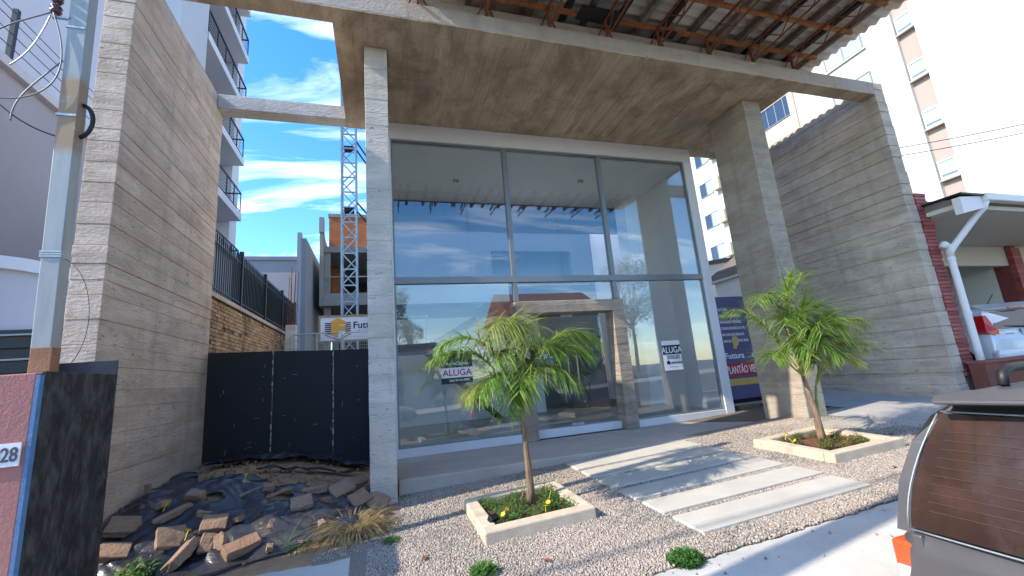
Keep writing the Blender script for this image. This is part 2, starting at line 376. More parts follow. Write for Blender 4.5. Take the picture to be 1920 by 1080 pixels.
one('concrete_wall', rw, m_wallr, 'tall board-marked concrete wall right of the driveway, weathered greenish grey', 'wall', bevel=.004, seg=1)
fr = thing('concrete_canopy', 'board-marked concrete canopy on two columns with a front beam spanning between the tall walls', 'canopy', (3.4, 5.6, 0))
# soffit boards run front to back
sb = MB().box(-.55, 7.43, 5.27, 7.75, ZS+.006, ZT-.02); x = -.55
while x < 7.42:
    wd = random.uniform(.19, .27); t = min(x+wd, 7.43)
    if 7.43-t < .1: t = 7.43
    e = random.uniform(0, .005); sb.box(x+.003, t-.003, 5.268, 7.752, ZS-e, ZS+.03); x = t
sl = sb.build('roof_slab', m_soff, fr)
fin = MB(); x = -.55; random.seed(21)
while x < 7.3:
    x += random.uniform(.19, .27); y = 5.3
    while y < 7.6:
        l = random.uniform(.1, .9)
        if random.random() < .5: fin.bar((x+random.uniform(-.004, .004), y, ZS-.007), (x+random.uniform(-.004, .004), min(y+l, 7.7), ZS-.007), .005, .007)
        y += l
fo = fin.build('formwork_fins', plain('pale_fin', (.60, .53, .42), .9, 0, .3, 9, .2), sl); fo['kind'] = 'stuff'
fb = MB().box(XL+.002, XR-.002, YF+.003, YF+.268, ZS+.012, ZT).build('front_beam', m_beam, fr, bevel=.01)
ub = MB(); x = XL+.004
while x < XR-.01:
    t = min(x+random.uniform(.19, .27), XR-.004); e = random.uniform(0, .005); ub.box(x+.002, t-.002, YF+.006, YF+.266, ZS-e, ZS+.014); x = t
ub.build('beam_underside', m_soff, fb)
MB().box(XL+.002, -.552, YB, YB+.27, ZS, ZT-.003).build('back_beam', m_col, fr, bevel=.01)
MB().box(7.432, XR-.002, YB, YB+.27, ZS, ZT-.003).build('back_beam', m_colr, fr, bevel=.01)
MB().box(-.2, 7.38, YF+.12, YF+.26, ZT+.001, ZT+.24).build('upstand', m_beam, fr, bevel=.008)
courses(-.16, .15, 5.60, 6.46, -.6, ZS-.006, .245).build('column', m_col, fr, bevel=.005, seg=1)['label'] = 'pale left column with horizontal board marks'
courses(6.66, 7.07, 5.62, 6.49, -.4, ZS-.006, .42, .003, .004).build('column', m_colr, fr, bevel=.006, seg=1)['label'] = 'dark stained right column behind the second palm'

# ================================================================== TEMPORARY ROOF
rf = thing('corrugated_roof', 'stained corrugated sheet roof on rusty lattice trusses and old timbers above the concrete canopy', 'roof', (4.2, 4.0, 6.2))
TX = [.56, 1.53, 2.51, 3.49, 4.45, 5.43, 6.39, 7.33]
RB, RT = 6.30, 6.545            # truss chords
PY = [5.05, 4.42, 3.83, 3.22, 2.60]
for x in TX:
    t = MB()
    t.bar((x, 5.06, RT), (x, 2.15, RT), .03, .03); t.bar((x, 5.0, RB-.06), (x, 2.15, RB+.06), .022, .022)
    t.build('truss_chord', m_rust, rf)
    MB().bar((x, 5.02, ZT), (x, 5.02, RT), .034, .034).build('truss_leg', m_rust, rf)
    for sx in (-.14, .16): MB().bar((x+sx, 5.1, ZT+.02), (x, 5.03, RT-.02), .018, .018).build('truss_brace', m_rust, rf)
    n = 5; ys = lin(5.0, 2.2, 2*n)
    for k in range(2*n):
        a, b = (RB-.05+.12*k/(2*n), RT) if k % 2 == 0 else (RT, RB-.05+.12*(k+1)/(2*n))
        MB().bar((x, ys[k], a), (x, ys[k+1], b), .014, .014).build('truss_brace', m_rust, rf)
for i, y in enumerate(PY):
    o = MB().box(.1, 8.0+.05*(i % 2), y-.045, y+.015, RT+.018, RT+.075).build('purlin', m_rusto, rf)
m_wood1 = plain('old_timber', (.26, .18, .12), .9, 0, .5, (2, 1, 2)[1]*4.0, .4, dark=(.06, .04, .03))
m_wood2 = plain('charred_timber', (.022, .018, .017), .75, 0, .5, 6, .4)
m_wood3 = plain('grey_timber', (.33, .28, .23), .9, 0, .4, 5, .4, dark=(.09, .07, .06))
rx = .35; wi = 0
while rx < 8.3:
    m = [m_wood3, m_wood2, m_wood1, m_wood3, m_wood1, m_wood2, m_wood1, m_wood2][wi % 8]; wdt = random.uniform(.06, .11)
    MB().bar((rx+random.uniform(-.04, .04), 7.9, RT+.13), (rx+random.uniform(-.05, .05), 2.12, RT+.13), wdt, .10).build('rafter', m, rf, bevel=.006); rx += random.uniform(.40, .60); wi += 1
MB().box(3.0, 3.75, 4.83, 5.1, RT+.0, RT+.014).build('board', m_wood2, rf)
MB().box(4.55, 4.8, 4.95, 5.1, RT-.05, RT-.036).build('board', m_wood2, rf)
M = Mt('fibre_cement_sheet', .85, 0, .25)
_c = M.mix(M.noise((.5, 3, 3), 6, .65, .4), (.60, .55, .46), (.86, .83, .76)); _c = M.mix(M.math('MULTIPLY', M.noise((.8, 5, 5), 5, .6, .6, .5, .68), .75), _c, (.55, .32, .15)); _c = M.mix(M.math('MULTIPLY', M.objrand(), .35), _c, (.55, .48, .38)); M.col(_c).bump(M.noise(40), .3, .01)
m_sheet = M.m
def sheet(wx, wy):
    n = int(wy/.177*8); prof = [(wy*k/n, .026*cos(2*pi*(wy*k/n)/.177)) for k in range(n+1)]
    mb = MB(); 
    for x in (0, wx):
        mb.v += [(x, y, z) for y, z in prof]; mb.v += [(x, y, z+.008) for y, z in prof]
    q = n+1
    for k in range(n):
        mb.f += [(k, k+1, 2*q+k+1, 2*q+k), (q+k, 3*q+k, 3*q+k+1, q+k+1), (k, q+k, q+k+1, k+1), (2*q+k, 2*q+k+1, 3*q+k+1, 3*q+k)]
    mb.f += [(0, 2*q, 3*q, q), (n, q+n, 3*q+n, 2*q+n)]
    return mb
proto = sheet(2.2, .177*5.5).build('sheet', m_sheet, rf, smooth=True, local=True)
for j in range(7):  # rear rows, unseen above the slab, extended back to shade the right wall
    for i in range(4):
        o = proto if (i, j) == (0, 0) else inst('sheet', proto.data, rf)
        o.location = Vector((.05+i*2.1+(random.uniform(-.03, .03)), 2.08+j*.177*5, RT+.215+.010*(i % 2)+.009*(j % 2))) - rf.location

# ================================================================== SHOP
YG = 7.5
sh = thing('shop_building', 'white shop with a tall three-bay glass front under the concrete canopy', 'building', (3.4, 7.5, 0))
MB().box(.155, 6.90, 7.44, 7.62, 5.63, 5.955).build('header', m_white, sh, bevel=.006)
MB().box(6.69, 6.90, 7.442, 7.62, .002, 5.629).build('jamb', m_white, sh, bevel=.006)
MB().box(.155, .225, 7.46, 7.62, .142, 5.629).build('jamb', m_white, sh)
for a, b in ((.155, 2.36), (4.62, 6.689)): MB().box(a, b, 7.452, 7.62, .0, .139).build('sill', m_white, sh, bevel=.006)
MB().box(2.6, 4.36, 7.60, 7.80, .0, .139).build('sill', m_white, sh, bevel=.006)
# aluminium
for x in (2.41, 4.51):
    MB().box(x-.045, x+.045, 7.455, 7.56, 2.982, 5.60).build('mullion', m_alu, sh, bevel=.004)
    MB().box(x-.045, x+.045, 7.455, 7.56, 2.50, 2.858).build('mullion', m_alu, sh, bevel=.004)
MB().box(.226, 6.688, 7.45, 7.565, 2.86, 2.98).build('transom', m_alu, sh, bevel=.005)
for a in ((.226, 6.688, 5.602, 5.628), (.226, 2.36, .14, .165), (4.62, 6.688, .14, .165)): MB().box(a[0], a[1], 7.47, 7.55, a[2], a[3]).build('frame_rail', m_alu, sh)
for x in (.226, 6.66): MB().box(x, x+.027, 7.472, 7.548, .166, 5.601).build('frame_rail', m_alu, sh)
def pane(x0, x1, z0, z1, y=YG, mat=None): return MB().box(x0+.003, x1-.003, y, y+.010, z0, z1).build('glass_pane', mat or m_glass, sh)
for a, b in ((.253, 1.59), (1.59, 2.365), (2.455, 3.42), (3.42, 4.465), (4.555, 5.24), (5.24, 6.66)): pane(a, b, 2.981, 5.602)
for a, b in ((.253, 2.355), (4.625, 6.66)): pane(a, b, .166, 2.859)
pane(2.455, 4.465, 2.485, 2.859)
# door portal
po = thing('door_portal', 'brown concrete portal frame around the glass entrance doors', 'door frame', (3.49, 7.5, 0))
courses(2.362, 2.60, 7.405, 7.72, .003, 2.25, .125, .006, .006).build('post', m_portal, po)
courses(4.36, 4.618, 7.405, 7.72, .003, 2.25, .125, .006, .006).build('post', m_portal, po)
MB().box(2.355, 4.625, 7.40, 7.725, 2.252, 2.482).build('lintel', m_portal, po, bevel=.012)
for i, (a, b) in enumerate(((2.62, 3.475), (3.485, 4.345))):
    d = thing('glass_door', ['left glass leaf of the shop entrance with a long wooden pull handle', 'right glass leaf of the shop entrance with a long wooden pull handle'][i], 'door', ((a+b)/2, 7.68, .14))
    MB().box(a, b, 7.675, 7.685, .145, 2.245).build('pane', m_doorglass, d)
    hx = 3.39 if i == 0 else 3.575
    m_hw = plain('handle_wood', (.55, .40, .24), .5, 0, .2, 20, .05)
    MB().tube([(hx, 7.615, .72), (hx, 7.615, 1.62)], .016, 10).build('handle', m_hw, d, smooth=False)
    for z in (.85, 1.5): MB().tube([(hx, 7.615, z), (hx, 7.675, z)], .008, 8).build('bracket', m_galv, d)
    for z in (.15, 2.19): MB().box((b-.12) if i == 0 else a, b if i == 0 else a+.12, 7.66, 7.70, z, z+.05).build('clamp', m_galv, d, bevel=.003)
# interior
struct(MB().box(.16, 6.88, 7.63, 13.0, .02, .12).build('interior_floor', m_infloor))
MB().box(.16, 6.777, 7.63, 10.44, 5.62, 5.94).build('ceiling', m_inwhite, sh); MB().box(.16, 6.777, 12.36, 13.0, 5.62, 5.94).build('ceiling', m_inwhite, sh)
M = Mt('translucent_sheet'); _t = M.N('ShaderNodeBsdfTranslucent'); _t.inputs[0].default_value = (.97, .97, .96, 1); M.L(_t.outputs[0], M.out.inputs[0])
MB().box(.16, 6.777, 10.443, 12.357, 5.90, 5.908).build('fill_light_panel', M.m, sh)  # unseen translucent panel, added so daylight brightens the interior
MB().box(.02, .155, 7.44, 13.1, -.3, 5.955).build('side_wall', m_inwhite, sh)
MB().box(6.78, 6.90, 7.63, 13.1, -.3, 5.955).build('side_wall', m_white, sh)
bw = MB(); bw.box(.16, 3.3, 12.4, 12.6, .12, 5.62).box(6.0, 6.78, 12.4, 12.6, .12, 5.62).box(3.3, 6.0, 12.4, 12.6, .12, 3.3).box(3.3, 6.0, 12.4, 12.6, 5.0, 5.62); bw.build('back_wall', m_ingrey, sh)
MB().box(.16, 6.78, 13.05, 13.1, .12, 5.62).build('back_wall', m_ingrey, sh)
MB().box(6.35, 6.779, 9.5, 10.0, .121, 5.619).build('pilaster', m_inwhite, sh)
MB().box(.16, 6.777, 10.2, 10.4, 4.9, 5.618).build('added_ceiling_beam', m_ingrey, sh)  # drop beam added to hide the light panel; dark so reflections read
for (x, y) in ((1.65, 8.95), (1.72, 8.95), (4.60, 8.6), (4.68, 8.6), (3.94, 10.1)):
    MB().tube([(x, y, 5.619), (x, y, 5.56)], .03, 12).build('downlight', m_galv, sh)
# mezzanine, stairs and glass balustrade inside the left bay
mz = thing('mezzanine_stair', 'dark interior staircase and mezzanine seen through the left shop window', 'staircase', (1.2, 10.2, .12))
MB().box(2.75, 4.9, 9.3, 12.38, 2.78, 3.2).build('mezzanine', m_ingrey, mz); MB().box(.17, 2.749, 9.0, 9.12, 2.78, 3.2).build('bulkhead', m_inwhite, mz); MB().box(2.75, 4.9, 9.3, 12.38, 3.201, 3.215).build('bounce_sheet', m_inwhite, mz)  # thin white top sheet is added to bounce daylight onto the ceiling
MB().box(.17, 1.0, 9.6, 10.7, 1.83, 2.0).build('landing', m_dark, mz)
MB().prism([(.98, 1.83), (.98, 2.0), (2.45, 2.775), (2.7, 2.775)], 'y', 9.6, 9.68).build('stringer', m_dark, mz)
MB().prism([(.98, 1.83), (.98, 2.0), (2.45, 2.775), (2.7, 2.775)], 'y', 10.62, 10.7).build('stringer', m_dark, mz)
MB().prism([(1.0, 1.83), (1.2, 1.83), (2.9, .13), (2.7, .13)], 'y', 10.72, 10.80).build('stringer', m_dark, mz)
for k in range(8): MB().box(1.1+k*.19, 1.36+k*.19, 9.69, 10.61, 2.0+k*.098, 2.03+k*.098).build('tread', m_infloor, mz)
MB().bar((.2, 9.62, 2.6), (1.0, 9.62, 2.6), .04).build('handrail', m_galv, mz)
for x in (.3, .95): MB().bar((x, 9.62, 2.0), (x, 9.62, 2.6), .03).build('baluster', m_galv, mz)
MB().box(.17, 4.2, 11.2, 11.3, .13, 2.775).build('under_stair_wall', m_inwhite, mz)
# ------------------------------------------------------------------ signs on the glass
m_signw = plain('sign_white', (.78, .78, .78), .5, 0, .05, 4, 0)
m_signk = plain('sign_black', (.012, .012, .014), .5, 0, .1, 4, 0)
m_red = plain('sign_red', (.55, .02, .03), .5, 0, .1, 4, 0)
m_ink = m_signk
sg = thing('letting_sign', 'black letting sign with a white band reading ALUGA in red, behind the front palm', 'sign', (1.235, 7.47, 1.33))
MB().box(.96, 1.505, 7.470, 7.478, 1.10, 1.62).build('board', m_signk, sg)
MB().box(.962, 1.503, 7.466, 7.4695, 1.20, 1.37).build('band', m_signw, sg)
text('ALUGA', .155, m_red, sg, (1.235, 7.464, 1.232), align='CENTER', bold=.002)
text('KarlaCagido', .078, m_signw, sg, (1.24, 7.468, 1.415), align='CENTER', bold=.001)
text('(44) 99133-7860', .052, m_signw, sg, (1.27, 7.468, 1.135), align='CENTER', bold=.001)
MB().prism([(1.20, 1.49), (1.23, 1.49), (1.30, 1.56), (1.27, 1.56)], 'y', 7.466, 7.469).build('logo', m_rusto, sg)
MB().prism([(1.27, 1.49), (1.30, 1.49), (1.24, 1.55), (1.21, 1.55)], 'y', 7.4655, 7.4685).build('logo', m_red, sg)
sg = thing('letting_poster', 'white letting poster with ALUGA on a black header in the right shop window', 'poster', (5.62, 7.47, 1.3))
MB().box(5.405, 5.84, 7.474, 7.478, 1.0, 1.59).build('sheet', m_signw, sg)
MB().box(5.405, 5.84, 7.471, 7.4735, 1.315, 1.50).build('header_band', m_signk, sg)
text('ALUGA', .175, m_signw, sg, (5.622, 7.469, 1.345), align='CENTER', bold=.003, sx=.84)
text('(44) 99131-0304', .045, m_signk, sg, (5.64, 7.472, 1.265), align='CENTER', bold=.001)
text('(44) 99824-8090', .045, m_signk, sg, (5.64, 7.472, 1.225), align='CENTER', bold=.001)
text('URBANIZAR', .05, m_signk, sg, (5.57, 7.472, 1.13), bold=.002)
MB().prism([(5.47, 1.12), (5.55, 1.12), (5.55, 1.17), (5.51, 1.20), (5.47, 1.17)], 'y', 7.470, 7.4735).build('logo', m_signk, sg)
text('www.urbanizar.com.br', .022, m_signk, sg, (5.62, 7.472, 1.06), align='CENTER')
m_blue = plain('sticker_blue', (.05, .25, .55), .5, 0, .3, 12, 0)
sg = thing('door_sticker', 'small pale blue notice stuck on the left glass door', 'notice', (3.0, 7.67, 1.35))
MB().box(2.90, 3.10, 7.665, 7.668, 1.18, 1.52).build('sheet', m_blue, sg)
MB().box(2.92, 3.08, 7.662, 7.6645, 1.42, 1.5).build('print', m_signw, sg)
MB().box(2.94, 3.06, 7.662, 7.6645, 1.24, 1.30).build('print', m_signw, sg)
# ------------------------------------------------------------------ banner in the side passage
m_banner = plain('banner_blue', (.11, .10, .20), .55, 0, .12, 2, .02)
m_gold = plain('sign_gold', (.62, .40, .12), .5, 0, .15, 5, 0)
bn = thing('development_banner', 'tall blue-violet banner with white print in the passage behind the right column', 'banner', (8.2, 8.0, .15))
MB().box(7.36, 9.0, 7.99, 8.02, .24, 2.55).build('panel', m_banner, bn)
MB().box(7.36, 9.0, 8.0, 8.05, .151, .235).build('base', m_dark, bn)
MB().box(7.36, 9.0, 7.985, 7.9895, .74, 1.02).build('strip', m_red, bn)
MB().box(7.36, 9.0, 7.985, 7.9895, .53, .68).build('strip', m_gold, bn)
text('PLANTÃO VENDAS', .235, m_signw, bn, (7.37, 7.983, .795), bold=.004, sx=.56)
text('Futtura', .18, m_signw, bn, (7.40, 7.987, 1.13), bold=.004)
text('LIVING', .13, m_signw, bn, (8.16, 7.987, 1.13), bold=.002)
MB().prism([(7.68, 1.34), (7.68, 1.60), (7.76, 1.64), (7.84, 1.60), (7.84, 1.52), (7.78, 1.52), (7.78, 1.49), (7.84, 1.49), (7.84, 1.43), (7.77, 1.40), (7.77, 1.34)], 'y', 7.985, 7.9895).build('logo', m_gold, bn)
for i, s in enumerate(('FUTTURA', 'DINEI DE LEON LAGO', 'FERNANDO MORGELL', 'CONDE MORAES DA TRI', 'MACARTHUR MIGLIOR', 'GARCIA DE CASTRO MOR')):
    text(s, .085, m_signw, bn, (7.42, 7.987, 2.22-i*.145), bold=.002, sx=.72)

# ================================================================== PAVING SLABS, PLANTERS
nm = ['nearest the street', 'second from the street', 'third from the street', 'fourth from the street', 'fifth from the street', 'shaded one against the porch']
for i, (a, b) in enumerate(SLABS):
    mb = MB(); x0, x1 = 2.38+random.uniform(-.015, .015), 4.30+random.uniform(-.02, .02); dy = random.uniform(-.01, .01); n = 10
    for k in range(n):
        xa, xb = x0+(x1-x0)*k/n, x0+(x1-x0)*(k+1)/n
    zz = lambda x, y: g(x, y)
    P = [(x0, a+dy), (x1, a-dy*.5), (x1, b-dy*.5), (x0, b+dy)]
    mb.add([(x, y, zz(x, y)-.05) for x, y in P]+[(x, y, zz(x, y)+.030+random.uniform(-.003, .003)) for x, y in P], BOXF)
    one('stepping_slab', mb, m_slab, 'long pale concrete stepping slab, ' + nm[i], 'paving slab', 'stepping slabs in the gravel', bevel=.008)
def planter(x0, x1, y0, y1, label, rot=0, hh=.11):
    t = thing('planter_bed', label, 'planter', ((x0+x1)/2, (y0+y1)/2, g((x0+x1)/2, (y0+y1)/2)))
    wv = .13
    def rail(ax, bx, ay, by):
        mb = MB(); P = [(ax, ay), (bx, ay), (bx, by), (ax, by)]
        mb.add([(x, y, g(x, y)-.1) for x, y in P]+[(x, y, g(x, y)+hh+random.uniform(-.006, .006)) for x, y in P], BOXF)
        mb.build('kerb_block', m_planter, t, bevel=.014)
    rail(x0, x1, y0, y0+wv); rail(x0, x1, y1-wv, y1); rail(x0, x0+wv, y0+wv+.003, y1-wv-.003); rail(x1-wv, x1, y0+wv+.003, y1-wv-.003)
    grid(lin(x0+wv-.01, x1-wv+.01, 24), lin(y0+wv-.01, y1-wv+.01, 24), lambda x, y: g(x, y)+.045+.025*fbm(x, y, 4)).build('soil', m_soil, t, smooth=True)
    return t
planter(.80, 1.85, 3.88, 4.90, 'low square concrete planter with flowers around the front palm')
planter(4.70, 5.83, 3.76, 4.86, 'low square concrete planter around the right palm, near the driveway')
# small bedding plants: sprigs of tiny leaves
def sprig(n, rad, h, lf, lw):
    mb = MB()
    for k in range(n):
        a = random.uniform(0, 2*pi); r = rad*math.sqrt(random.random()); x, y = r*cos(a), r*sin(a); hh = h*random.uniform(.4, 1)*(1-.5*(r/rad)**2)
        for s in range(4):
            z = hh*(s+1)/4; b = random.uniform(0, 2*pi); up = random.uniform(.1, .9); L = lf*random.uniform(.6, 1.2)
            d = Vector((cos(b), sin(b), up)).normalized()*L; sd_ = Vector((-sin(b), cos(b), 0))*lw
            p = Vector((x+random.uniform(-.01, .01), y+random.uniform(-.01, .01), z)); m_ = p+d*.5
            mb.add([p, m_+sd_, p+d, m_-sd_], [(0, 1, 2, 3)])
    return mb
m_bed = leafmat('bedding_leaf', (.06, .15, .03), (.16, .28, .07), (.22, .27, .10))
m_bed2 = leafmat('dry_bedding_leaf', (.09, .14, .035), (.20, .22, .07), (.34, .20, .09))
def flower(mat):
    mb = MB(); n = 8
    for k in range(n):
        a = 2*pi*k/n; d = Vector((cos(a), sin(a), .25)); s_ = Vector((-sin(a), cos(a), 0))*.008
        mb.add([Vector((0, 0, 0)), d*.012+s_, d*.024, d*.012-s_], [(0, 1, 2, 3)])
    mb.tube([(0, 0, -.08), (0, 0, .003)], .0025, 5); return mb
m_fy = plain('petal_yellow', (.80, .55, .03), .6, 0, .1, 30, 0); m_fo = plain('petal_orange', (.75, .22, .03), .6, 0, .1, 30, 0); m_fp = plain('petal_pink', (.62, .10, .48), .6, 0, .1, 30, 0)
def bedding(spots, mat, label):
    mb = MB()
    for (x, y, sc) in spots:
        sp_ = sprig(int(75*sc), .10*sc, .12*sc, .036, .006); z0 = g(x, y)+.05; mb.add([(p[0]+x, p[1]+y, p[2]+z0) for p in sp_.v], sp_.f)
    o = mb.build('ground_cover', mat); o['kind'] = 'stuff'; o['label'] = label; o['category'] = 'ground cover'
bedding([(1.0, 4.12, 1), (1.08, 4.3, 1.1), (1.02, 4.55, 1), (1.2, 4.6, 1.1), (1.28, 4.42, 1.0), (1.5, 4.15, 1), (1.38, 4.12, 1.1), (1.62, 4.25, 1.1), (1.6, 4.5, 1.2), (1.45, 4.65, 1.1), (1.3, 4.7, .9), (1.55, 4.35, 1), (1.66, 4.65, 1), (1.0, 4.7, .9), (1.68, 4.08, .8), (1.12, 4.08, .8), (1.2, 4.25, .8)], m_bed, 'green bedding plants filling the front palm\'s planter')
bedding([(4.95, 4.05, .8), (5.1, 3.98, .9), (5.3, 4.0, .9), (5.5, 4.02, .8), (5.62, 4.15, .9), (5.15, 4.2, .8), (4.95, 4.4, .8), (5.0, 4.6, .9), (5.25, 4.65, .8), (5.5, 4.6, .9), (5.6, 4.4, .8), (5.45, 4.25, .7), (5.3, 4.3, .7), (5.05, 4.1, .7), (5.4, 3.95, .7)], m_bed2, 'low green and reddish plants filling the right palm\'s planter')
def flowers(spots, mat, labels, group):
    o0 = None
    for (x, y, z), label in zip(spots, labels):
        if o0 is None: o0 = flower(mat).build('flower', mat); o = o0
        else: o = bpy.data.objects.new('flower', o0.data); COL.objects.link(o)
        o.location = (x, y, g(x, y)+z); o.rotation_euler = (random.uniform(-.7, .0), random.uniform(-.4, .4), random.uniform(0, 6)); o.scale = (1.15,)*3; tag(o, label, 'flower', group)
flowers([(1.02, 4.08, .15), (1.07, 4.14, .17), (1.42, 4.05, .15), (1.47, 4.10, .16), (1.58, 4.30, .19), (1.6, 4.52, .2)], m_fy, ['yellow flower nearest the black spotlight', 'yellow flower just behind the one nearest the spotlight', 'left yellow flower of the pair at the front kerb of the front planter', 'right yellow flower of the pair at the front kerb of the front planter', 'yellow flower right of the front palm trunk', 'yellow flower at the back right of the front planter'], 'yellow flowers in the front planter')
flowers([(1.33, 4.42, .2), (1.22, 4.62, .2)], m_fp, ['pink flower just left of the front palm trunk', 'pink flower at the back of the front planter'], 'pink flowers in the front planter')
flowers([(4.86, 4.45, .17), (4.88, 4.38, .13), (4.90, 4.5, .2)], m_fy, ['middle yellow flower at the left corner of the right planter', 'lowest yellow flower at the left corner of the right planter', 'highest yellow flower at the left corner of the right planter'], 'yellow flowers in the right planter')
flowers([(5.2, 4.0, .13), (5.4, 4.1, .13), (5.55, 4.3, .14)], m_fo, ['orange flower at the front left of the right planter', 'orange flower in front of the right palm trunk', 'orange flower right of the right palm trunk'], 'orange flowers in the right planter')
sp = thing('garden_spotlight', 'small black spotlight on the left corner of the front planter', 'spotlight', (.90, 4.06, 0))
MB().obox((.93, 4.09, g(.9, 4.06)+.135), (.09, .06, .05), Matrix.Rotation(.5, 3, 'Z') @ Matrix.Rotation(.5, 3, 'X')).build('housing', m_dark, sp, bevel=.005)
MB().tube([(.92, 4.08, g(.9, 4.06)+.02), (.925, 4.085, g(.9, 4.06)+.12)], .008, 6).build('stake', m_dark, sp)

# ================================================================== PALMS
m_frond = leafmat('palm_leaf', (.07, .18, .028), (.25, .40, .07), (.44, .48, .14))
m_frondy = leafmat('yellowing_palm_leaf', (.20, .32, .05), (.48, .50, .13), (.62, .56, .30))
m_stem = plain('palm_stalk', (.30, .36, .10), .6, 0, .3, 15, .1)
M = Mt('palm_trunk', .9, 0, .2); _z = M.xyz()
M.col(M.mix(M.noise((30, 30, 5), 5, .7), (.12, .075, .045), (.36, .25, .16))).bump(M.noise((60, 60, 8), 4), .6, .02); m_trunk = M.m
def bez(P, t):
    P = [Vector(p) for p in P]
    while len(P) > 1: P = [P[i].lerp(P[i+1], t) for i in range(len(P)-1)]
    return P[0]
def frond(t, ctrl, mat, n=80, L=.40, start=.2, droop=.5):
    pts = [bez(ctrl, k/24) for k in range(25)]
    mb = MB()
    for k in range(n):
        u = start+(1-start)*(k+random.random()*.6)/n; p = bez(ctrl, u); tg = (bez(ctrl, min(u+.02, 1))-bez(ctrl, u-.02)).normalized()
        side = tg.cross(Vector((0, 0, 1)))
        if side.length < .1: side = Vector((1, 0, 0))
        side.normalize(); nrm = side.cross(tg)
        ll = L*(.5+.6*sin(pi*min(1, (k+5)/(n+3))**.75))*random.uniform(.7, 1.12)
        for s in (-1, 1):
            if random.random() < .05: continue
            d = (side*s*random.uniform(.55, 1.0)+tg*random.uniform(.45, .9)+nrm*random.uniform(-.15, .45)).normalized()
            q = p.copy(); w0 = .0058*random.uniform(.7, 1.2); seg = 5; dd = d.copy(); v = []; dr = droop*random.uniform(.12, .62)
            for j in range(seg+1):
                wv = w0*(1-(j/seg)**1.8)+.0008; sv = dd.cross(Vector((0, 0, 1)))
                sv = sv.normalized() if sv.length > .05 else side
                sv = (sv+nrm*random.uniform(-.4, .4)).normalized()
                v += [q+sv*wv, q-sv*wv]
                dd = (dd+Vector((0, 0, -1))*dr).normalized(); q = q+dd*ll/seg
            mb.add(v, [(2*j, 2*j+1, 2*j+3, 2*j+2) for j in range(seg)])
    o = mb.build('frond', mat, t)
    st = MB().tube(pts, [.012*(1-.82*k/24) for k in range(25)], 6).build('stalk', m_stem, o)
    st.location = (0, 0, 0)
def palm(base, top, trunk_pts, rad, fronds, label):
    t = thing('palm_tree', label, 'palm', base)
    for tp, rr in trunk_pts: MB().tube(tp, rr, 12).build('trunk', m_trunk if rr[0] > .03 else m_stem, t, smooth=True)
    for f in fronds: frond(t, *f[:2], **(f[2] if len(f) > 2 else {}))
    return t
b1 = Vector((1.42, 4.5, g(1.42, 4.5)+.03)); c1 = Vector((1.41, 4.5, .78))
def F(c, *pts): return [c]+[Vector(p) for p in pts]
tr = [b1, b1+Vector((.015, 0, .15)), Vector((1.43, 4.5, .25)), Vector((1.42, 4.5, .5)), c1]
palm(b1, c1, [(tr, [.050, .043, .034, .028, .018])], .05, [
    (F(c1, (1.28, 4.5, 1.25), (1.02, 4.45, 1.80), (.55, 4.4, 1.50)), m_frond, dict(start=.4)),
    (F(c1, (1.22, 4.6, 1.25), (.95, 4.6, 1.62), (.50, 4.55, 1.38)), m_frond, dict(start=.4)),
    (F(c1, (1.38, 4.42, 1.5), (1.30, 4.25, 2.10), (1.14, 4.05, 1.45)), m_frondy, dict(droop=.8, L=.46, start=.42)),
    (F(c1, (1.45, 4.4, 1.5), (1.44, 4.3, 1.98), (1.40, 4.02, 1.42)), m_frondy, dict(droop=.8, L=.44, start=.42)),
    (F(c1, (1.30, 4.45, 1.5), (1.20, 4.3, 2.0), (.98, 4.15, 1.5)), m_frondy, dict(droop=.75, start=.45)),
    (F(c1, (1.6, 4.5, 1.25), (1.9, 4.5, 1.90), (2.38, 4.45, 1.45)), m_frond, dict(L=.46, droop=.7, start=.4)),
    (F(c1, (1.6, 4.6, 1.3), (1.9, 4.75, 1.72), (2.3, 4.9, 1.55)), m_frond, dict(start=.4)),
    (F(c1, (1.6, 4.45, 1.2), (1.85, 4.35, 1.62), (2.12, 4.2, 1.3)), m_frond, dict(start=.4)),
    (F(c1, (1.3, 4.35, 1.2), (1.1, 4.2, 1.35), (.86, 4.05, .98)), m_frond, dict(L=.40, start=.4)),
    (F(c1, (1.28, 4.55, 1.1), (1.02, 4.5, 1.26), (.80, 4.4, .95)), m_frondy, dict(L=.38, start=.35)),
    (F(c1, (1.42, 4.3, 1.15), (1.36, 4.1, 1.4), (1.22, 3.9, 1.0)), m_frond, dict(L=.44, start=.4)),
    (F(c1, (1.52, 4.35, 1.15), (1.62, 4.2, 1.4), (1.82, 4.0, 1.05)), m_frond, dict(L=.44, start=.4)),
    (F(c1, (1.45, 4.65, 1.3), (1.5, 4.8, 1.75), (1.6, 5.0, 1.85)), m_frond, dict(start=.4)),
    (F(c1, (1.36, 4.4, 1.3), (1.24, 4.25, 1.62), (1.02, 4.05, 1.25)), m_frond, dict(L=.42, start=.35)),
    (F(c1, (1.48, 4.4, 1.3), (1.58, 4.28, 1.62), (1.78, 4.1, 1.32)), m_frond, dict(L=.42, start=.35)),
    (F(c1, (1.42, 4.4, 1.2), (1.42, 4.2, 1.48), (1.46, 3.98, 1.15)), m_frondy, dict(L=.42, start=.35)),
    (F(c1, (1.40, 4.38, 1.05), (1.32, 4.25, 1.15), (1.15, 4.1, .80)), m_frond, dict(L=.38, start=.4)),
], 'slender palm with yellowing central fronds in the front planter, before the glass doors')
b2 = Vector((5.36, 4.4, g(5.36, 4.4)+.03)); c2 = Vector((5.26, 4.4, .84)); c2b = Vector((5.44, 4.4, .70))
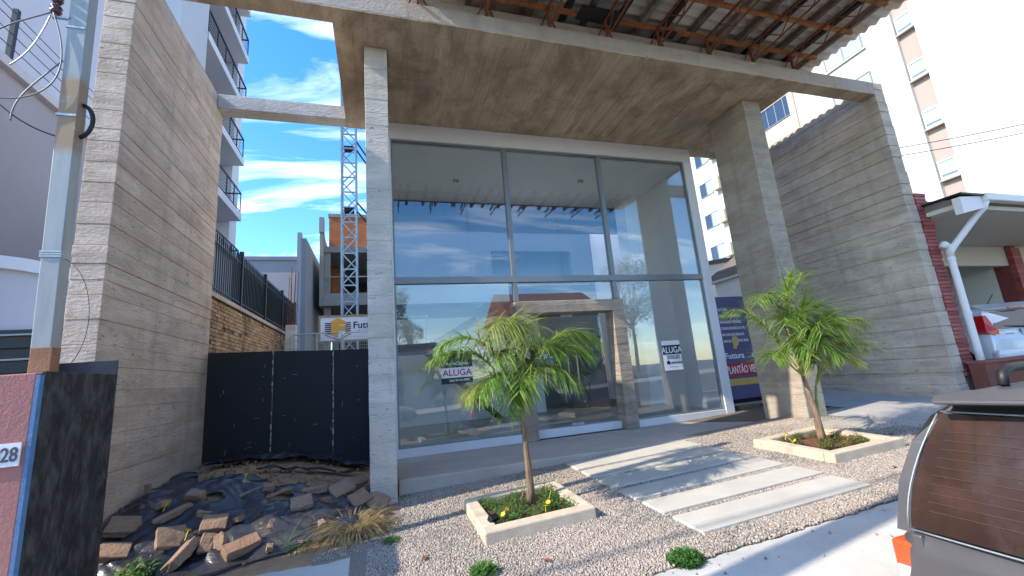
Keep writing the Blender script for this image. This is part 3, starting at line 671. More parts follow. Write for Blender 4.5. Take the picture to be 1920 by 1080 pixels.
tr = [b2, b2+Vector((-.01, 0, .12)), Vector((5.34, 4.4, .40)), Vector((5.30, 4.4, .6)), c2]
tr2 = [Vector((5.37, 4.42, .3)), Vector((5.41, 4.41, .5)), c2b]
palm(b2, c2, [(tr, [.058, .048, .036, .029, .02]), (tr2, [.026, .02, .014])], .05, [
    (F(c2, (5.1, 4.4, 1.6), (4.95, 4.35, 2.20), (4.58, 4.25, 1.80)), m_frond, dict(start=.35, L=0.40)),
    (F(c2, (5.2, 4.4, 1.5), (5.4, 4.45, 2.0), (5.72, 4.45, 2.25)), m_frond, dict(start=.35, L=0.42, droop=.45)),
    (F(c2, (5.3, 4.5, 1.5), (5.5, 4.6, 1.9), (5.85, 4.7, 2.1)), m_frond, dict(start=.35, L=0.46)),
    (F(c2, (5.15, 4.4, 1.5), (5.2, 4.35, 1.95), (5.3, 4.3, 2.2)), m_frond, dict(start=.35, L=0.44)),
    (F(c2, (5.05, 4.3, 1.4), (4.95, 4.2, 1.8), (4.80, 4.1, 1.5)), m_frond, dict(start=.35, L=0.48)),
    (F(c2, (5.2, 4.2, 1.3), (5.15, 4.0, 1.65), (5.05, 3.85, 1.35)), m_frond, dict(start=.35, L=0.50)),
    (F(c2, (5.3, 4.25, 1.3), (5.4, 4.1, 1.7), (5.50, 3.95, 1.4)), m_frond, dict(start=.35, L=0.50)),
    (F(c2, (5.4, 4.35, 1.3), (5.6, 4.3, 1.75), (5.8, 4.2, 1.6)), m_frond, dict(start=.35, L=0.50)),
    (F(c2, (5.2, 4.3, 1.2), (5.1, 4.2, 1.5), (4.92, 4.05, 1.25)), m_frond, dict(start=.35, L=0.46)),
    (F(c2b, (5.7, 4.4, 1.2), (6.2, 4.4, 1.85), (6.55, 4.35, 1.45)), m_frondy, dict(start=.35, L=0.52, droop=.9)),
    (F(c2b, (5.6, 4.3, 1.1), (5.9, 4.2, 1.4), (6.2, 4.15, 1.15)), m_frondy, dict(start=.35, L=0.48)),
    (F(c2b, (5.45, 4.2, .95), (5.5, 4.1, 1.2), (5.65, 3.98, 1.0)), m_frondy, dict(start=.35, L=0.42)),
    (F(c2, (5.15, 4.6, 1.4), (5.0, 4.8, 1.9), (4.8, 5.0, 1.8)), m_frond),
    (F(c2, (5.0, 4.45, 1.1), (4.88, 4.4, 1.3), (4.75, 4.35, 1.1)), m_frond, dict(start=.35, L=0.40)),
    (F(c2, (5.22, 4.35, 1.4), (5.2, 4.25, 1.8), (5.15, 4.05, 1.6)), m_frond, dict(start=.3, L=.46)),
    (F(c2, (5.3, 4.4, 1.4), (5.38, 4.35, 1.85), (5.5, 4.2, 1.75)), m_frond, dict(start=.3, L=.46)),
    (F(c2, (5.15, 4.3, 1.25), (5.05, 4.15, 1.45), (4.92, 3.95, 1.1)), m_frond, dict(start=.3, L=.42)),
    (F(c2, (5.35, 4.3, 1.2), (5.5, 4.15, 1.5), (5.68, 4.0, 1.2)), m_frond, dict(start=.3, L=.42)),
    (F(c2, (5.25, 4.25, 1.15), (5.28, 4.05, 1.35), (5.28, 3.85, 1.05)), m_frond, dict(start=.3, L=.40)),
    (F(c2, (5.25, 4.3, 1.1), (5.2, 4.2, 1.2), (5.1, 4.05, 1.0)), m_frondy, dict(start=.35, L=0.38)),
], 'bushy green palm in the right planter, before the dark column and right wall')

# ================================================================== LEFT LOT: HOARDING, PLASTIC, STONES
ho = thing('black_hoarding', 'black painted board hoarding closing the gap between left wall and pale column', 'hoarding', (-1.4, 7.72, 0))
xs = [-2.565, -1.66, -.77, .02]; ztop = [1.87, 1.845, 1.81, 1.79]
for i in range(3):
    a, b = xs[i]+.006, xs[i+1]-.006
    MB().add([(a, 7.70+.012*i, -.25), (b, 7.70+.012*i, -.25), (b, 7.73+.012*i, -.25), (a, 7.73+.012*i, -.25), (a, 7.70+.012*i, ztop[i]), (b, 7.70+.012*i, ztop[i+1]), (b, 7.73+.012*i, ztop[i+1]), (a, 7.73+.012*i, ztop[i])], BOXF).build('panel', m_black, ho)
m_paint = plain('chipped_paint', (.45, .44, .43), .8, 0, .3, 20, .1)
for x, z0, z1 in ((-1.66, .25, 1.80), (-.77, .3, 1.78)):
    mb = MB(); z = z0
    while z < z1:
        h = random.uniform(.02, .10); 
        if random.random() < .62: mb.box(x-random.uniform(.002, .012), x+random.uniform(.002, .010), 7.692, 7.6985, z, z+h)
        z += h+random.uniform(0, .05)
    mb.build('chipped_edge', m_paint, ho)
mb = MB()
for k in range(26):
    x, z = random.uniform(-2.4, -.3), random.uniform(.3, 1.75); l = random.uniform(.01, .09); mb.obox((x, 7.6955, z), ((l, .003, .003) if random.random() < .3 else (.003, .003, l)), Matrix.Rotation(random.uniform(-.3, .3), 3, 'Y'))
sc_ = mb.build('scratches', m_paint, ho); sc_['kind'] = 'stuff'
M = Mt('black_plastic', .38, 0, .5); M.col(M.mix(M.noise(3.5, 6, .7), (.010, .010, .013), (.045, .045, .05))); M.rough(M.mix(M.noise(2, 4), .22, .5)); M.bump(M.noise(16, 4, .5, 1.5), .18, .015); m_plastic = M.m
def wrinkle(x, y):
    a = x*1.0+y*.55
    v = .030*abs(sin(a*7+2.3*sin(y*2.6)+sin(x*5)))+.018*abs(sin((x*.6-y)*13+3*sin(x*3.1)))+.010*abs(sin(x*29+4*sin(y*9)))*abs(sin(y*5+x*3))
    v += .022*abs(sin(a*3.1+1.7*sin(x*2.2-y*1.9)+y*4))**3 
    return (v+.012*fbm(x, y, 5))*(.12+.88*ss((y-4.55-.12*(x+1.2))/.35))
def sheet_obj(poly, n, lift, label, seedy, holes=()):
    def inside(x, y):
        c = False; j = len(poly)-1
        for i in range(len(poly)):
            xi, yi = poly[i]; xj, yj = poly[j]
            if (yi > y) != (yj > y) and x < (xj-xi)*(y-yi)/(yj-yi)+xi: c = not c
            j = i
        return c
    X = [p[0] for p in poly]; Y = [p[1] for p in poly]
    def keep(x, y):
        x2, y2 = x+.035*fbm(x, y, 4), y+.035*fbm(y, x, 4)
        for (hx, hy, hr, hs) in holes:
            if ((x2-hx)/hr)**2+((y2-hy)/(hr*hs))**2 < 1: return False
        return inside(x2, y2)
    mb = grid(lin(min(X)-.05, max(X)+.05, n), lin(min(Y)-.05, max(Y)+.05, n), lambda x, y: mound(x, y)+lift+wrinkle(x+seedy, y), keep)
    used = sorted({i for f in mb.f for i in f}); mp = {u: i for i, u in enumerate(used)}; mb.v = [mb.v[u] for u in used]; mb.f = [tuple(mp[i] for i in f) for f in mb.f]
    o = one('plastic_sheet', mb, m_plastic, label, 'plastic sheet', smooth=True)
    m = o.modifiers.new('thick', 'SOLIDIFY'); m.thickness = .004; return o
sheet_obj([(-2.30, 4.55), (-2.52, 5.2), (-2.50, 6.0), (-2.3, 6.25), (-1.75, 6.3), (-1.35, 6.15), (-1.2, 5.85), (-.75, 5.72), (-.15, 5.95), (-.06, 5.5), (.02, 5.2), (-.5, 4.78), (-1.0, 4.66), (-1.6, 4.5)], 170, .016, 'big crumpled black plastic sheet covering the dirt mound in front of the hoarding', 0, [(-1.08, 5.52, .12, .7), (-1.75, 5.52, .13, .5)])
sheet_obj([(-2.4, 7.0), (-2.2, 7.6), (-1.7, 7.66), (-.2, 7.66), (-.2, 7.2), (-.62, 7.08), (-.85, 7.3), (-1.5, 7.28), (-2.0, 7.15)], 120, .05, 'narrow crumpled black plastic sheet heaped along the foot of the hoarding', 3.3)
sheet_obj([(-1.6, 6.75), (-1.0, 6.78), (-.5, 6.85), (-.3, 6.95), (-.45, 6.7), (-.9, 6.62), (-1.5, 6.62)], 70, .01, 'thin torn strip of black plastic across the sand near the hoarding', 1.1)
sheet_obj([(-2.52, 6.15), (-2.52, 6.75), (-2.3, 6.85), (-2.15, 6.4), (-2.3, 6.15)], 50, .012, 'small torn piece of black plastic against the left wall', 2.1)
def rock(sx, sy, sz, seed):
    r = random.Random(seed); n = 5+seed % 2; poly = []
    P = [(-.5, -.5), (.5, -.5), (.5, .5), (-.5, .5)]
    pts = [(p[0]*sx*r.uniform(.78, 1.05), p[1]*sy*r.uniform(.75, 1.05)) for p in P]
    if seed % 3 == 0: pts.insert(2, (sx*.62*r.uniform(.85, 1.05), r.uniform(-.1, .15)*sy))
    mb = MB().prism(pts, 'z', -sz/2, sz/2); bm = bmesh.new(); me = bpy.data.meshes.new('x'); me.from_pydata(mb.v, [], mb.f); bm.from_mesh(me)
    bmesh.ops.subdivide_edges(bm, edges=bm.edges[:], cuts=2, use_grid_fill=True)
    for v in bm.verts: v.co += Vector((r.uniform(-1, 1), r.uniform(-1, 1), r.uniform(-1, 1)*.8))*.0055
    bmesh.ops.recalc_face_normals(bm, faces=bm.faces); bm.to_mesh(me); bm.free(); me.name = 'paving_stone'; return me
ST = [  # x, y, width, depth, thick, tilt x, tilt y, turn, label
 (-2.36, 5.26, .30, .26, .07, .5, .2, .3, 'squarish brown paving stone by the black meter wall, upper of two'),
 (-2.27, 4.98, .28, .24, .07, .4, .2, .2, 'brown paving stone by the black meter wall, lower of two'),
 (-1.88, 5.03, .29, .27, .05, .62, .2, .6, 'flat lozenge-shaped tan paving stone on the plastic, left of the leaning pair'),
 (-1.70, 4.80, .16, .36, .09, .45, -.5, -.5, 'long brown stone on edge with a pale stripe, at the bottom of the sheet'),
 (-1.57, 5.12, .27, .22, .08, .75, .1, .15, 'tan paving stone with a pale front edge in the middle of the sheet'),
 (-1.54, 4.90, .14, .20, .09, .9, .3, .1, 'small triangular tan stone propped below the pale-edged stone'),
 (-1.46, 4.88, .16, .20, .06, .95, -.4, -.2, 'thin brown shard leaning beside the triangular stone'),
 (-1.24, 4.79, .34, .20, .09, .35, -.1, .55, 'large rounded pinkish paving block at the lower edge of the sheet'),
 (-2.0, 5.34, .38, .09, .07, .2, -.3, .5, 'long thin brown stone lying slantwise on the sheet near the left wall'),
 (-1.88, 5.55, .20, .14, .08, .4, .1, -.3, 'small brown stone with a light face near the torn hole'),
 (-.84, 5.32, .27, .20, .09, .6, -.1, .15, 'reddish brick-like stone near the right of the sheet'),
 (-1.22, 5.62, .15, .14, .09, .2, .2, .2, 'small grey-brown lump of stone behind the torn hole'),
 (-1.04, 5.60, .11, .07, .05, .2, .1, -.3, 'tiny reddish stone chip behind the torn hole'),
 (-.76, 5.66, .33, .10, .07, .1, 0, .1, 'long flat buff stone at the back edge of the sheet'),
 (-.48, 5.70, .30, .27, .08, .45, -.2, .5, 'large tan paving stone behind the dry grass clump'),
 (-.33, 6.2, .28, .20, .07, .45, -.1, .25, 'reddish paving stone highest beside the pale column'),
 (-.27, 5.48, .29, .24, .07, .5, -.15, .6, 'mottled pinkish paving stone leaning behind the dry grass'),
 (-.06, 5.44, .25, .23, .07, .6, .25, -.5, 'brown paving stone tilted against the foot of the pale column'),
]
for i, (x, y, a, b, c, tx, ty, rz, lab) in enumerate(ST):
    o = finish('paving_stone', rock(a*.88, b*.88, c*.9, i+3), m_stone, bevel=.006, seg=1)
    o.location = (x, y, mound(x, y)+.05+.35*b*abs(sin(tx))*.6+c*.25); o.rotation_euler = (tx, ty, rz); tag(o, lab, 'stone', 'loose stones on the plastic sheet')
ST2 = [(-2.15, 5.5, .14, 'small broken tan piece between the wall and the long thin stone'), (-1.72, 5.3, .12, 'small broken tan piece above the pale-edged stone'), (-1.38, 5.2, .11, 'small broken tan piece right of the pale-edged stone'), (-1.05, 5.05, .13, 'small orange piece above the rounded block'), (-.62, 5.45, .12, 'small orange piece right of the brick-like stone'), (-.6, 5.0, .09, 'small orange piece near the weed tuft'), (-2.1, 4.75, .13, 'small broken tan piece by the leafy weed'), (-1.0, 4.72, .10, 'small tan piece at the lower edge of the sheet'), (-.12, 5.95, .15, 'small brown piece at the back foot of the pale column'), (-1.5, 5.85, .10, 'small tan piece on the crest of the mound'), (-.95, 6.05, .13, 'small tan piece on the bare sand'), (-.55, 6.3, .11, 'small reddish piece on the bare sand near the column')]
for i, (x, y, a, lab) in enumerate(ST2):
    o = finish('broken_stone', rock(a, a*random.uniform(.5, .9), a*.45, i+20), m_stone, bevel=.004, seg=1); o.location = (x, y, mound(x, y)+.06); o.rotation_euler = (random.uniform(-.5, .6), random.uniform(-.4, .4), random.uniform(0, 3)); tag(o, lab, 'stone', 'loose stones on the plastic sheet')
for i, (x, y, l, r, lab) in enumerate(((-1.35, 5.6, .28, .4, 'weathered grey timber offcut beside the grey-brown lump'), (-1.12, 5.52, .26, .35, 'thin brown stick lying in front of the torn hole'), (-2.48, 5.98, .05, 0, 'short stub of rusty post by the left wall'))):
    mb = MB()
    if i < 2: mb.obox((x, y, mound(x, y)+.07), (l, .04, .03), Matrix.Rotation(r, 3, 'Z') @ Matrix.Rotation(-.2, 3, 'Y'))
    else: mb.box(x-.025, x+.025, y-.025, y+.025, mound(x, y)-.05, mound(x, y)+.16)
    one('timber_offcut', mb, m_wood3 if i == 0 else m_stone, lab, 'timber', bevel=.004)
for (x, y, lab) in ((-.02, 5.1, 'white rubble chip beside the dry grass'), (-.45, 5.1, 'pale plastic scrap at the left of the dry grass'), (-1.95, 5.05, 'white paper scrap on the plastic sheet'), (-1.35, 5.75, 'tiny white chip on the dark sheet')):
    o = finish('rubble_chip', rock(.06, .045, .02, 4), m_pave); o.location = (x, y, mound(x, y)+.05); o.rotation_euler = (.3, .2, 1); tag(o, lab, 'chip')
mb = MB()
for k in range(420):
    x, y = random.uniform(-2.45, 0), random.uniform(4.62, 7.4); r_ = random.uniform(.006, .022)
    if x > -.17 and y > 5.5: continue
    q = Matrix.Rotation(random.uniform(0, 3), 3, 'Z') @ Matrix.Rotation(random.uniform(-1, 1), 3, 'X'); mb.obox((x, y, mound(x, y)+random.uniform(.01, .05)), (r_*random.uniform(.8, 2), r_*1.2, r_), q)
o = mb.build('brick_crumbs', m_stone); o['kind'] = 'stuff'; o['label'] = 'small orange brick crumbs scattered over the dirt and plastic'; o['category'] = 'rubble'
m_dry = plain('dry_leaf', (.30, .10, .05), .8, 0, .4, 30, .1)
for i, (x, y, r_, lab) in enumerate(((4.95, 3.35, .5, 'curled reddish dry leaf on gravel in front of the right planter'), (.3, 3.9, 1.2, 'brown dry leaf on gravel left of the front planter'), (1.15, 3.35, 2.0, 'brown dry leaf on gravel near the bottom weed'), (6.3, 4.2, 2.6, 'brown dry leaf on gravel right of the right planter'))):
    mb = MB(); n = 6
    mb.v = [(-.05, 0, 0)]+[(-.05+.1*k/n, .022*sin(pi*k/n), .012*sin(pi*k/n)) for k in range(1, n)]+[(.05, 0, .01)]+[(-.05+.1*k/n, -.022*sin(pi*k/n), .014*sin(pi*k/n)) for k in range(n-1, 0, -1)]; mb.f = [tuple(range(2*n))]
    o = mb.build('dry_leaf', m_dry); o.location = (x, y, g(x, y)+.018); o.rotation_euler = (.1, .1, r_); md = o.modifiers.new('t', 'SOLIDIFY'); md.thickness = .001; tag(o, lab, 'leaf', 'dry leaves on the gravel')
# weeds and dry grass
def blades(n, rad, h, wd, lean=.5, curl=.6, seg=4):
    mb = MB()
    for k in range(n):
        a = random.uniform(0, 2*pi); r = rad*random.random(); p = Vector((r*cos(a), r*sin(a), 0)); b = a+random.uniform(-.8, .8)
        d = Vector((cos(b)*lean*random.uniform(.2, 1.2), sin(b)*lean*random.uniform(.2, 1.2), 1)).normalized(); L = h*random.uniform(.5, 1.1); v = []
        for j in range(seg+1):
            wv = wd*(1-j/seg)+.0006; s_ = Vector((-sin(b), cos(b), 0)); v += [p+s_*wv, p-s_*wv]
            d = (d+Vector((cos(b)*.25, sin(b)*.25, -curl*.5))*random.uniform(.5, 1)).normalized(); p = p+d*L/seg
        mb.add(v, [(2*j, 2*j+1, 2*j+3, 2*j+2) for j in range(seg)])
    return mb
m_straw = leafmat('dry_straw', (.34, .25, .11), (.62, .50, .26), (.22, .15, .07)); m_grass = leafmat('weed_green', (.05, .15, .03), (.13, .30, .06), (.20, .28, .10))
o = blades(1200, .15, .54, .003, .75, .8, 6).build('dry_grass_clump', m_straw); o.location = (-.30, 4.93, -.25); tag(o, 'heap of dry straw-coloured grass beside the gravel', 'grass clump')
def weed(x, y, z, mb, lab, mat=None, s=1, cat='weed'):
    o = mb.build('weed', mat or m_grass); o.location = (x, y, z); o.scale = (s, s, s); return tag(o, lab, cat)
weed(-.78, 4.72, g(-.78, 4.72), blades(60, .10, .20, .004, .5, .4), 'green weed tuft with one tall blade at the lower edge of the plastic', s=1.1)
weed(-.88, 4.76, g(-.88, 4.76), blades(5, .02, .42, .007, .25, .12), 'few tall bright grass blades beside the weed tuft')
weed(-2.0, 4.72, g(-2, 4.72), sprig(220, .16, .22, .06, .011), 'leafy green weed at the bottom left by the black meter wall')
weed(-1.65, 4.98, mound(-1.65, 4.98), blades(16, .05, .35, .002, .6, .3), 'wispy thin weed growing across the plastic sheet')
weed(-.65, 5.15, mound(-.65, 5.15), blades(12, .05, .4, .002, .8, .5), 'dry thin stalks on the plastic sheet left of the dry grass', m_straw)
weed(2.0, 2.86, g(2, 2.86)-.01, sprig(420, .12, .10, .03, .008), 'low bright green weed patch where gravel meets the pavement')
weed(.68, 3.42, g(.68, 3.42), sprig(160, .10, .09, .04, .006), 'small green weed at the bottom edge of the gravel')
weed(.05, 4.45, g(.05, 4.45), sprig(60, .07, .05, .03, .006), 'tiny weed in the gravel near the dry grass')
for i, (x, y, z, lab) in enumerate(((-2.05, 5.35, .18, 'yellow wildflower in front of the long thin stone'), (-1.45, 5.65, .2, 'yellow wildflower in front of the dark sheet fold'), (-1.75, 5.05, .12, 'yellow wildflower between two tan stones'))):
    o = flower(m_fy).build('flower', m_fy); o.location = (x, y, mound(x, y)+z); o.rotation_euler = (-.8, 0, 0); o.scale = (1.2, 1.2, 1.2); tag(o, lab, 'flower')
    
# ================================================================== METER WALL, SERVICE POLE
m_pink = plain('faded_pink_paint', (.40, .165, .14), .85, 0, .25, 2.5, .3, dark=(.34, .15, .14))
M = Mt('tarred_render', .7, 0, .3); X = M.xyz()
_c = M.mix(M.noise(7, 5), (.010, .010, .011), (.030, .030, .033)); _c = M.mix(M.math('MULTIPLY', M.noise((1, 11, 5), 5, .7, .3, .44, .66), .6), _c, (.105, .105, .11)); M.col(_c).bump(M.noise((1, 12, 9), 4), .4, .02); m_tar = M.m
mw = thing('meter_wall', 'pink roadside meter wall with a blue corner edge and black tarred side', 'wall', (-2.6, 3.9, 0))
MB().box(-4.2, -2.085, 3.49, 4.30, -.9, 1.415).build('wall_body', m_pink, mw, bevel=.008)
MB().box(-2.083, -2.06, 3.53, 4.32, -.9, 1.425).build('tarred_side', m_tar, mw, bevel=.004)
m_bluep = plain('blue_paint', (.10, .22, .42), .7, 0, .3, 12, .2)
MB().box(-2.085, -2.064, 3.488, 3.528, -.9, 1.40).build('blue_edge', m_bluep, mw)
npz = thing('house_number_plate', 'white house number plate with dark digits on the pink wall', 'number plate', (-2.2, 3.48, .93))
MB().box(-2.37, -2.105, 3.476, 3.486, .865, 1.0).build('plate', m_signw, npz)
text('828', .115, plain('digit_ink', (.06, .06, .10), .6, 0, .1, 5, 0), npz, (-2.112, 3.473, .895), bold=.002, align='RIGHT', sx=.72)
one('grey_slate_board', MB().box(-2.6, -2.11, 4.39, 4.42, -.3, 1.545), plain('grey_slate', (.09, .09, .095), .7, 0, .5, 6, .3), 'grey weathered board standing behind the black meter wall top', 'board')
one('wooden_block', MB().box(-2.57, -2.435, 4.20, 4.30, 1.0, 1.66), plain('raw_timber', (.36, .19, .10), .85, 0, .4, 7, .3), 'brown timber post end beside the foot of the service pole', 'timber post', bevel=.005)
pole = thing('service_pole', 'square galvanised electricity service pole with a rusty patch before the left wall', 'pole', (-2.5, 4.38, 0))
M = Mt('galvanised_pole', .6, .15, .4); X = M.xyz()
_r2 = M.math('MULTIPLY', M.math('SUBTRACT', 1.0, M.math('MINIMUM', 1.0, M.math('ABSOLUTE', M.math('DIVIDE', M.math('SUBTRACT', X[2], 3.75), .42)))), 4.0)
_k = M.math('MINIMUM', 1.0, M.math('MULTIPLY', _r2, M.noise(5, 4, .6, 0, .3, .55)))
M.col(M.mix(_k, M.mix(M.noise((9, 9, 1.5), 6), (.27, .295, .29), (.36, .385, .375)), (.30, .205, .125))); m_pole = M.m
MB().add([(-2.605, 4.33, -.5), (-2.485, 4.33, -.5), (-2.485, 4.45, -.5), (-2.605, 4.45, -.5), (-2.735, 4.33, 5.6), (-2.59, 4.33, 5.6), (-2.59, 4.45, 5.6), (-2.735, 4.45, 5.6)], BOXF).build('shaft', m_pole, pole, bevel=.006)
def pole_x(z): return -2.605+(z+.5)/6.1*(-.13)
for z in (2.42, 2.44, 2.46, 3.72, 4.62):
    x = pole_x(z); MB().box(x-.008, x+.135, 4.322, 4.458, z, z+.014 if z < 3 else z+.022).build('clamp_band', m_galv, pole)
m_cable = plain('black_cable', (.02, .02, .022), .5, 0, .2, 5, 0); m_grcable = plain('grey_cable', (.16, .165, .17), .5, 0, .2, 5, 0); m_brownp = plain('brown_porcelain', (.09, .03, .025), .25, 0, .2, 5, 0)
x = pole_x(4.9)
for k, zz in enumerate((4.80, 4.92, 5.04)):
    MB().tube([(x-.10, 4.34, zz-.045), (x-.10, 4.34, zz-.02), (x-.10, 4.34, zz), (x-.10, 4.34, zz+.02), (x-.10, 4.34, zz+.045)], [.03, .045, .026, .045, .03], 12).build('insulator', m_brownp, pole, smooth=True)
MB().bar((x-.10, 4.34, 4.7), (x-.10, 4.34, 5.14), .014).build('insulator_rack', m_galv, pole); MB().bar((x-.12, 4.34, 4.72), (x+.02, 4.34, 4.72), .02).build('insulator_rack', m_galv, pole); MB().bar((x-.12, 4.34, 5.1), (x+.02, 4.34, 5.1), .02).build('insulator_rack', m_galv, pole)
MB().tube([bez([(pole_x(3.8)+.13, 4.40, 3.88), (pole_x(3.8)+.25, 4.40, 3.86), (pole_x(3.8)+.25, 4.40, 3.58), (pole_x(3.8)+.12, 4.40, 3.55)], k/12) for k in range(13)], .018, 10).build('conduit_elbow', m_dark, pole, smooth=True)
def wire(pts, r, mat, lab, n=40, name='cable'):
    P = [bez(pts, k/n) for k in range(n+1)] if len(pts) > 2 else pts
    return one(name, MB().tube(P, r, 6), mat, lab, 'cable', smooth=True)
px = x-.12
wire([(px, 4.32, 5.04), (-3.2, 3.9, 5.05), (-4.5, 3.0, 5.6), (-8, 1.9, 6.6)], .0065, m_cable, 'black overhead cable running from the pole insulators up out of view', name='overhead_cable')
wire([(px, 4.32, 4.92), (-3.0, 4.1, 4.9), (-4.2, 3.2, 5.3), (-8, 1.95, 6.3)], .0065, m_cable, 'second black overhead cable just below the first at the pole', name='overhead_cable')
wire([(px, 4.32, 4.80), (-2.5, 4.3, 3.9), (-2.75, 4.3, 3.65), (-3.6, 4.3, 3.75), (-3.3, 4.3, 4.2)], .0065, m_grcable, 'grey looped cable hanging widest left of the pole', name='looped_cable')
wire([(px, 4.32, 4.75), (-3.1, 4.3, 4.55), (-3.6, 4.3, 4.35), (-3.3, 4.3, 3.4)], .0065, m_grcable, 'grey cable curving left from the insulators', name='looped_cable')
wire([(px, 4.32, 4.72), (-2.9, 4.3, 4.3), (-3.05, 4.3, 4.15)], .0065, m_galv, 'short straight pale cable end below the insulators', name='looped_cable')
wire([(pole_x(4.3)-.01, 4.34, 4.28), (-2.85, 4.3, 4.0), (-3.0, 4.3, 3.85), (-2.98, 4.3, 3.62)], .0065, m_grcable, 'pale cable dropping to a white connector by the pole', name='looped_cable')
wire([(-3.3, 4.3, 3.95), (-3.1, 4.3, 3.85), (-3.0, 4.3, 3.6), (-2.68, 4.34, 3.52)], .0065, m_cable, 'short black cable entering the pole at its rusty patch', name='looped_cable')
wire([(pole_x(2.44)+.13, 4.38, 2.42), (-2.33, 4.38, 2.3), (-2.28, 4.38, 1.9), (-2.3, 4.38, 1.6), (-2.5, 4.4, 1.45)], .0022, m_cable, 'thin loose wire hanging from the lower pole band', name='loose_wire')

# ================================================================== LEFT NEIGHBOUR
m_lil = plain('lilac_grey_render', (.33, .33, .375), .85, 0, .12, .6, .1); m_lil2 = plain('pale_grey_render', (.48, .49, .53), .85, 0, .1, 1, .1)
nb = thing('grey_neighbour_building', 'plain grey rendered building with an arched front behind the service pole', 'building', (-5.5, 7, -.3))
MB().box(-9, -5.0, 6.0, 20, -.5, 5.93).build('wall', m_lil, nb)
MB().box(-9.1, -4.90, 5.95, 20.1, 5.931, 6.07).build('parapet', m_lil2, nb)
MB().box(-9, -3.2, 6.60, 6.8, -.5, 2.62).build('front_wall', m_lil2, nb)
arc = [(-4.9+2.1*cos(a), 2.05+1.05*sin(a)) for a in lin(0, pi, 24)]; arc2 = [(-4.9+1.96*cos(a), 2.0+.95*sin(a)) for a in lin(pi, 0, 24)]
mb = MB()
for k in range(24): mb.prism([arc[k], arc[k+1], arc2[23-k], arc2[24-k]], 'y', 6.45, 6.82)
mb.build('arch', plain('white_arch', (.60, .61, .65), .8, 0, .08, 2, .05), nb)
MB().prism(arc2, 'y', 6.55, 6.83).build('arch_infill', m_lil2, nb)
MB().box(-9, -3.25, 6.5, 6.595, -.5, 2.16).build('gate', m_dark, nb)
for k in range(12): MB().bar((-9, 6.48, .5+k*.145), (-3.25, 6.48, .5+k*.145), .05, .02).build('gate_louvre', m_alu if k % 2 else m_dark, nb)
one('electric_fence_post', MB().bar((-4.95, 6.95, 6.07), (-4.95, 6.95, 6.9), .06), m_dark, 'black electric fence post on the grey parapet left of the pole', 'fence post')
for k, z in enumerate((6.3, 6.5, 6.7, 6.85)): wire([(-4.97, 6.2, z), (-4.97, 12, z)], .006, m_cable, 'electric fence wire on the grey parapet, %s from the bottom' % ['first', 'second', 'third', 'fourth'][k], name='fence_wire')
# ------------------------------------------------------------------ apartment tower, left
def window(parent, x0, x1, y0, y1, z0, z1, axis, fm, gm, d=.05, split=1, mull=.06):
    """window on a wall: axis 'x' = wall plane normal to x at x0 (outside towards x1), 'y' likewise"""
    f = MB(); s = mull
    if axis == 'x':
        xo = x1; f.box(x0, xo, y0, y1, z0, z0+s).box(x0, xo, y0, y1, z1-s, z1).box(x0, xo, y0, y0+s, z0+s, z1-s).box(x0, xo, y1-s, y1, z0+s, z1-s)
        for k in range(1, split): yc = y0+(y1-y0)*k/split; f.box(x0, xo, yc-s/2, yc+s/2, z0+s, z1-s)
        o = f.build('window', fm, parent); xm = (x0+x1)/2
        for k in range(split): a, b = y0+s/2+(y1-y0-s)*k/split, y0+s/2+(y1-y0-s)*(k+1)/split; MB().box(xm-.01, xm+.01, a+s*.4, b-s*.4, z0+s*.9, z1-s*.9).build('pane', gm[k % len(gm)], o)
    else:
        f.box(x0, x1, y0, y1, z0, z0+s).box(x0, x1, y0, y1, z1-s, z1).box(x0, x0+s, y0, y1, z0+s, z1-s).box(x1-s, x1, y0, y1, z0+s, z1-s)
        for k in range(1, split): xc = x0+(x1-x0)*k/split; f.box(xc-s/2, xc+s/2, y0, y1, z0+s, z1-s)
        o = f.build('window', fm, parent); ym = (y0+y1)/2
        for k in range(split): a, b = x0+s/2+(x1-x0-s)*k/split, x0+s/2+(x1-x0-s)*(k+1)/split; MB().box(a+s*.4, b-s*.4, ym-.01, ym+.01, z0+s*.9, z1-s*.9).build('pane', gm[k % len(gm)], o)
    return o
tw = thing('apartment_tower', 'tall pale grey apartment tower with stacked balconies behind the left concrete wall', 'building', (-9, 17, 0))
m_tow = plain('tower_render', (.50, .51, .55), .85, 0, .08, .5, .05); m_tow2 = plain('tower_grey', (.30, .31, .34), .85, 0, .1, .5, .05); m_tww = plain('tower_white', (.66, .67, .70), .8, 0, .06, .5, .05)
MB().box(-16, -7.1, 13.0, 22.2, -.5, 30).build('wall', plain('tower_lilac', (.36, .36, .41), .85, 0, .1, .5, .05), tw)
MB().box(-7.099, -6.55, 21.3, 22.25, -.5, 30).build('end_fin', m_tww, tw)
MB().box(-7.099, -5.8, 13.6, 15.6, -.5, 30).build('bay', m_tow, tw)
for z in range(2, 10): MB().box(-7.095, -7.07, 15.6, 21.3, z*2.9-.3, z*2.9-.2).build('dark_joint', m_tow2, tw)  # thin darker grey band repeated up the wall
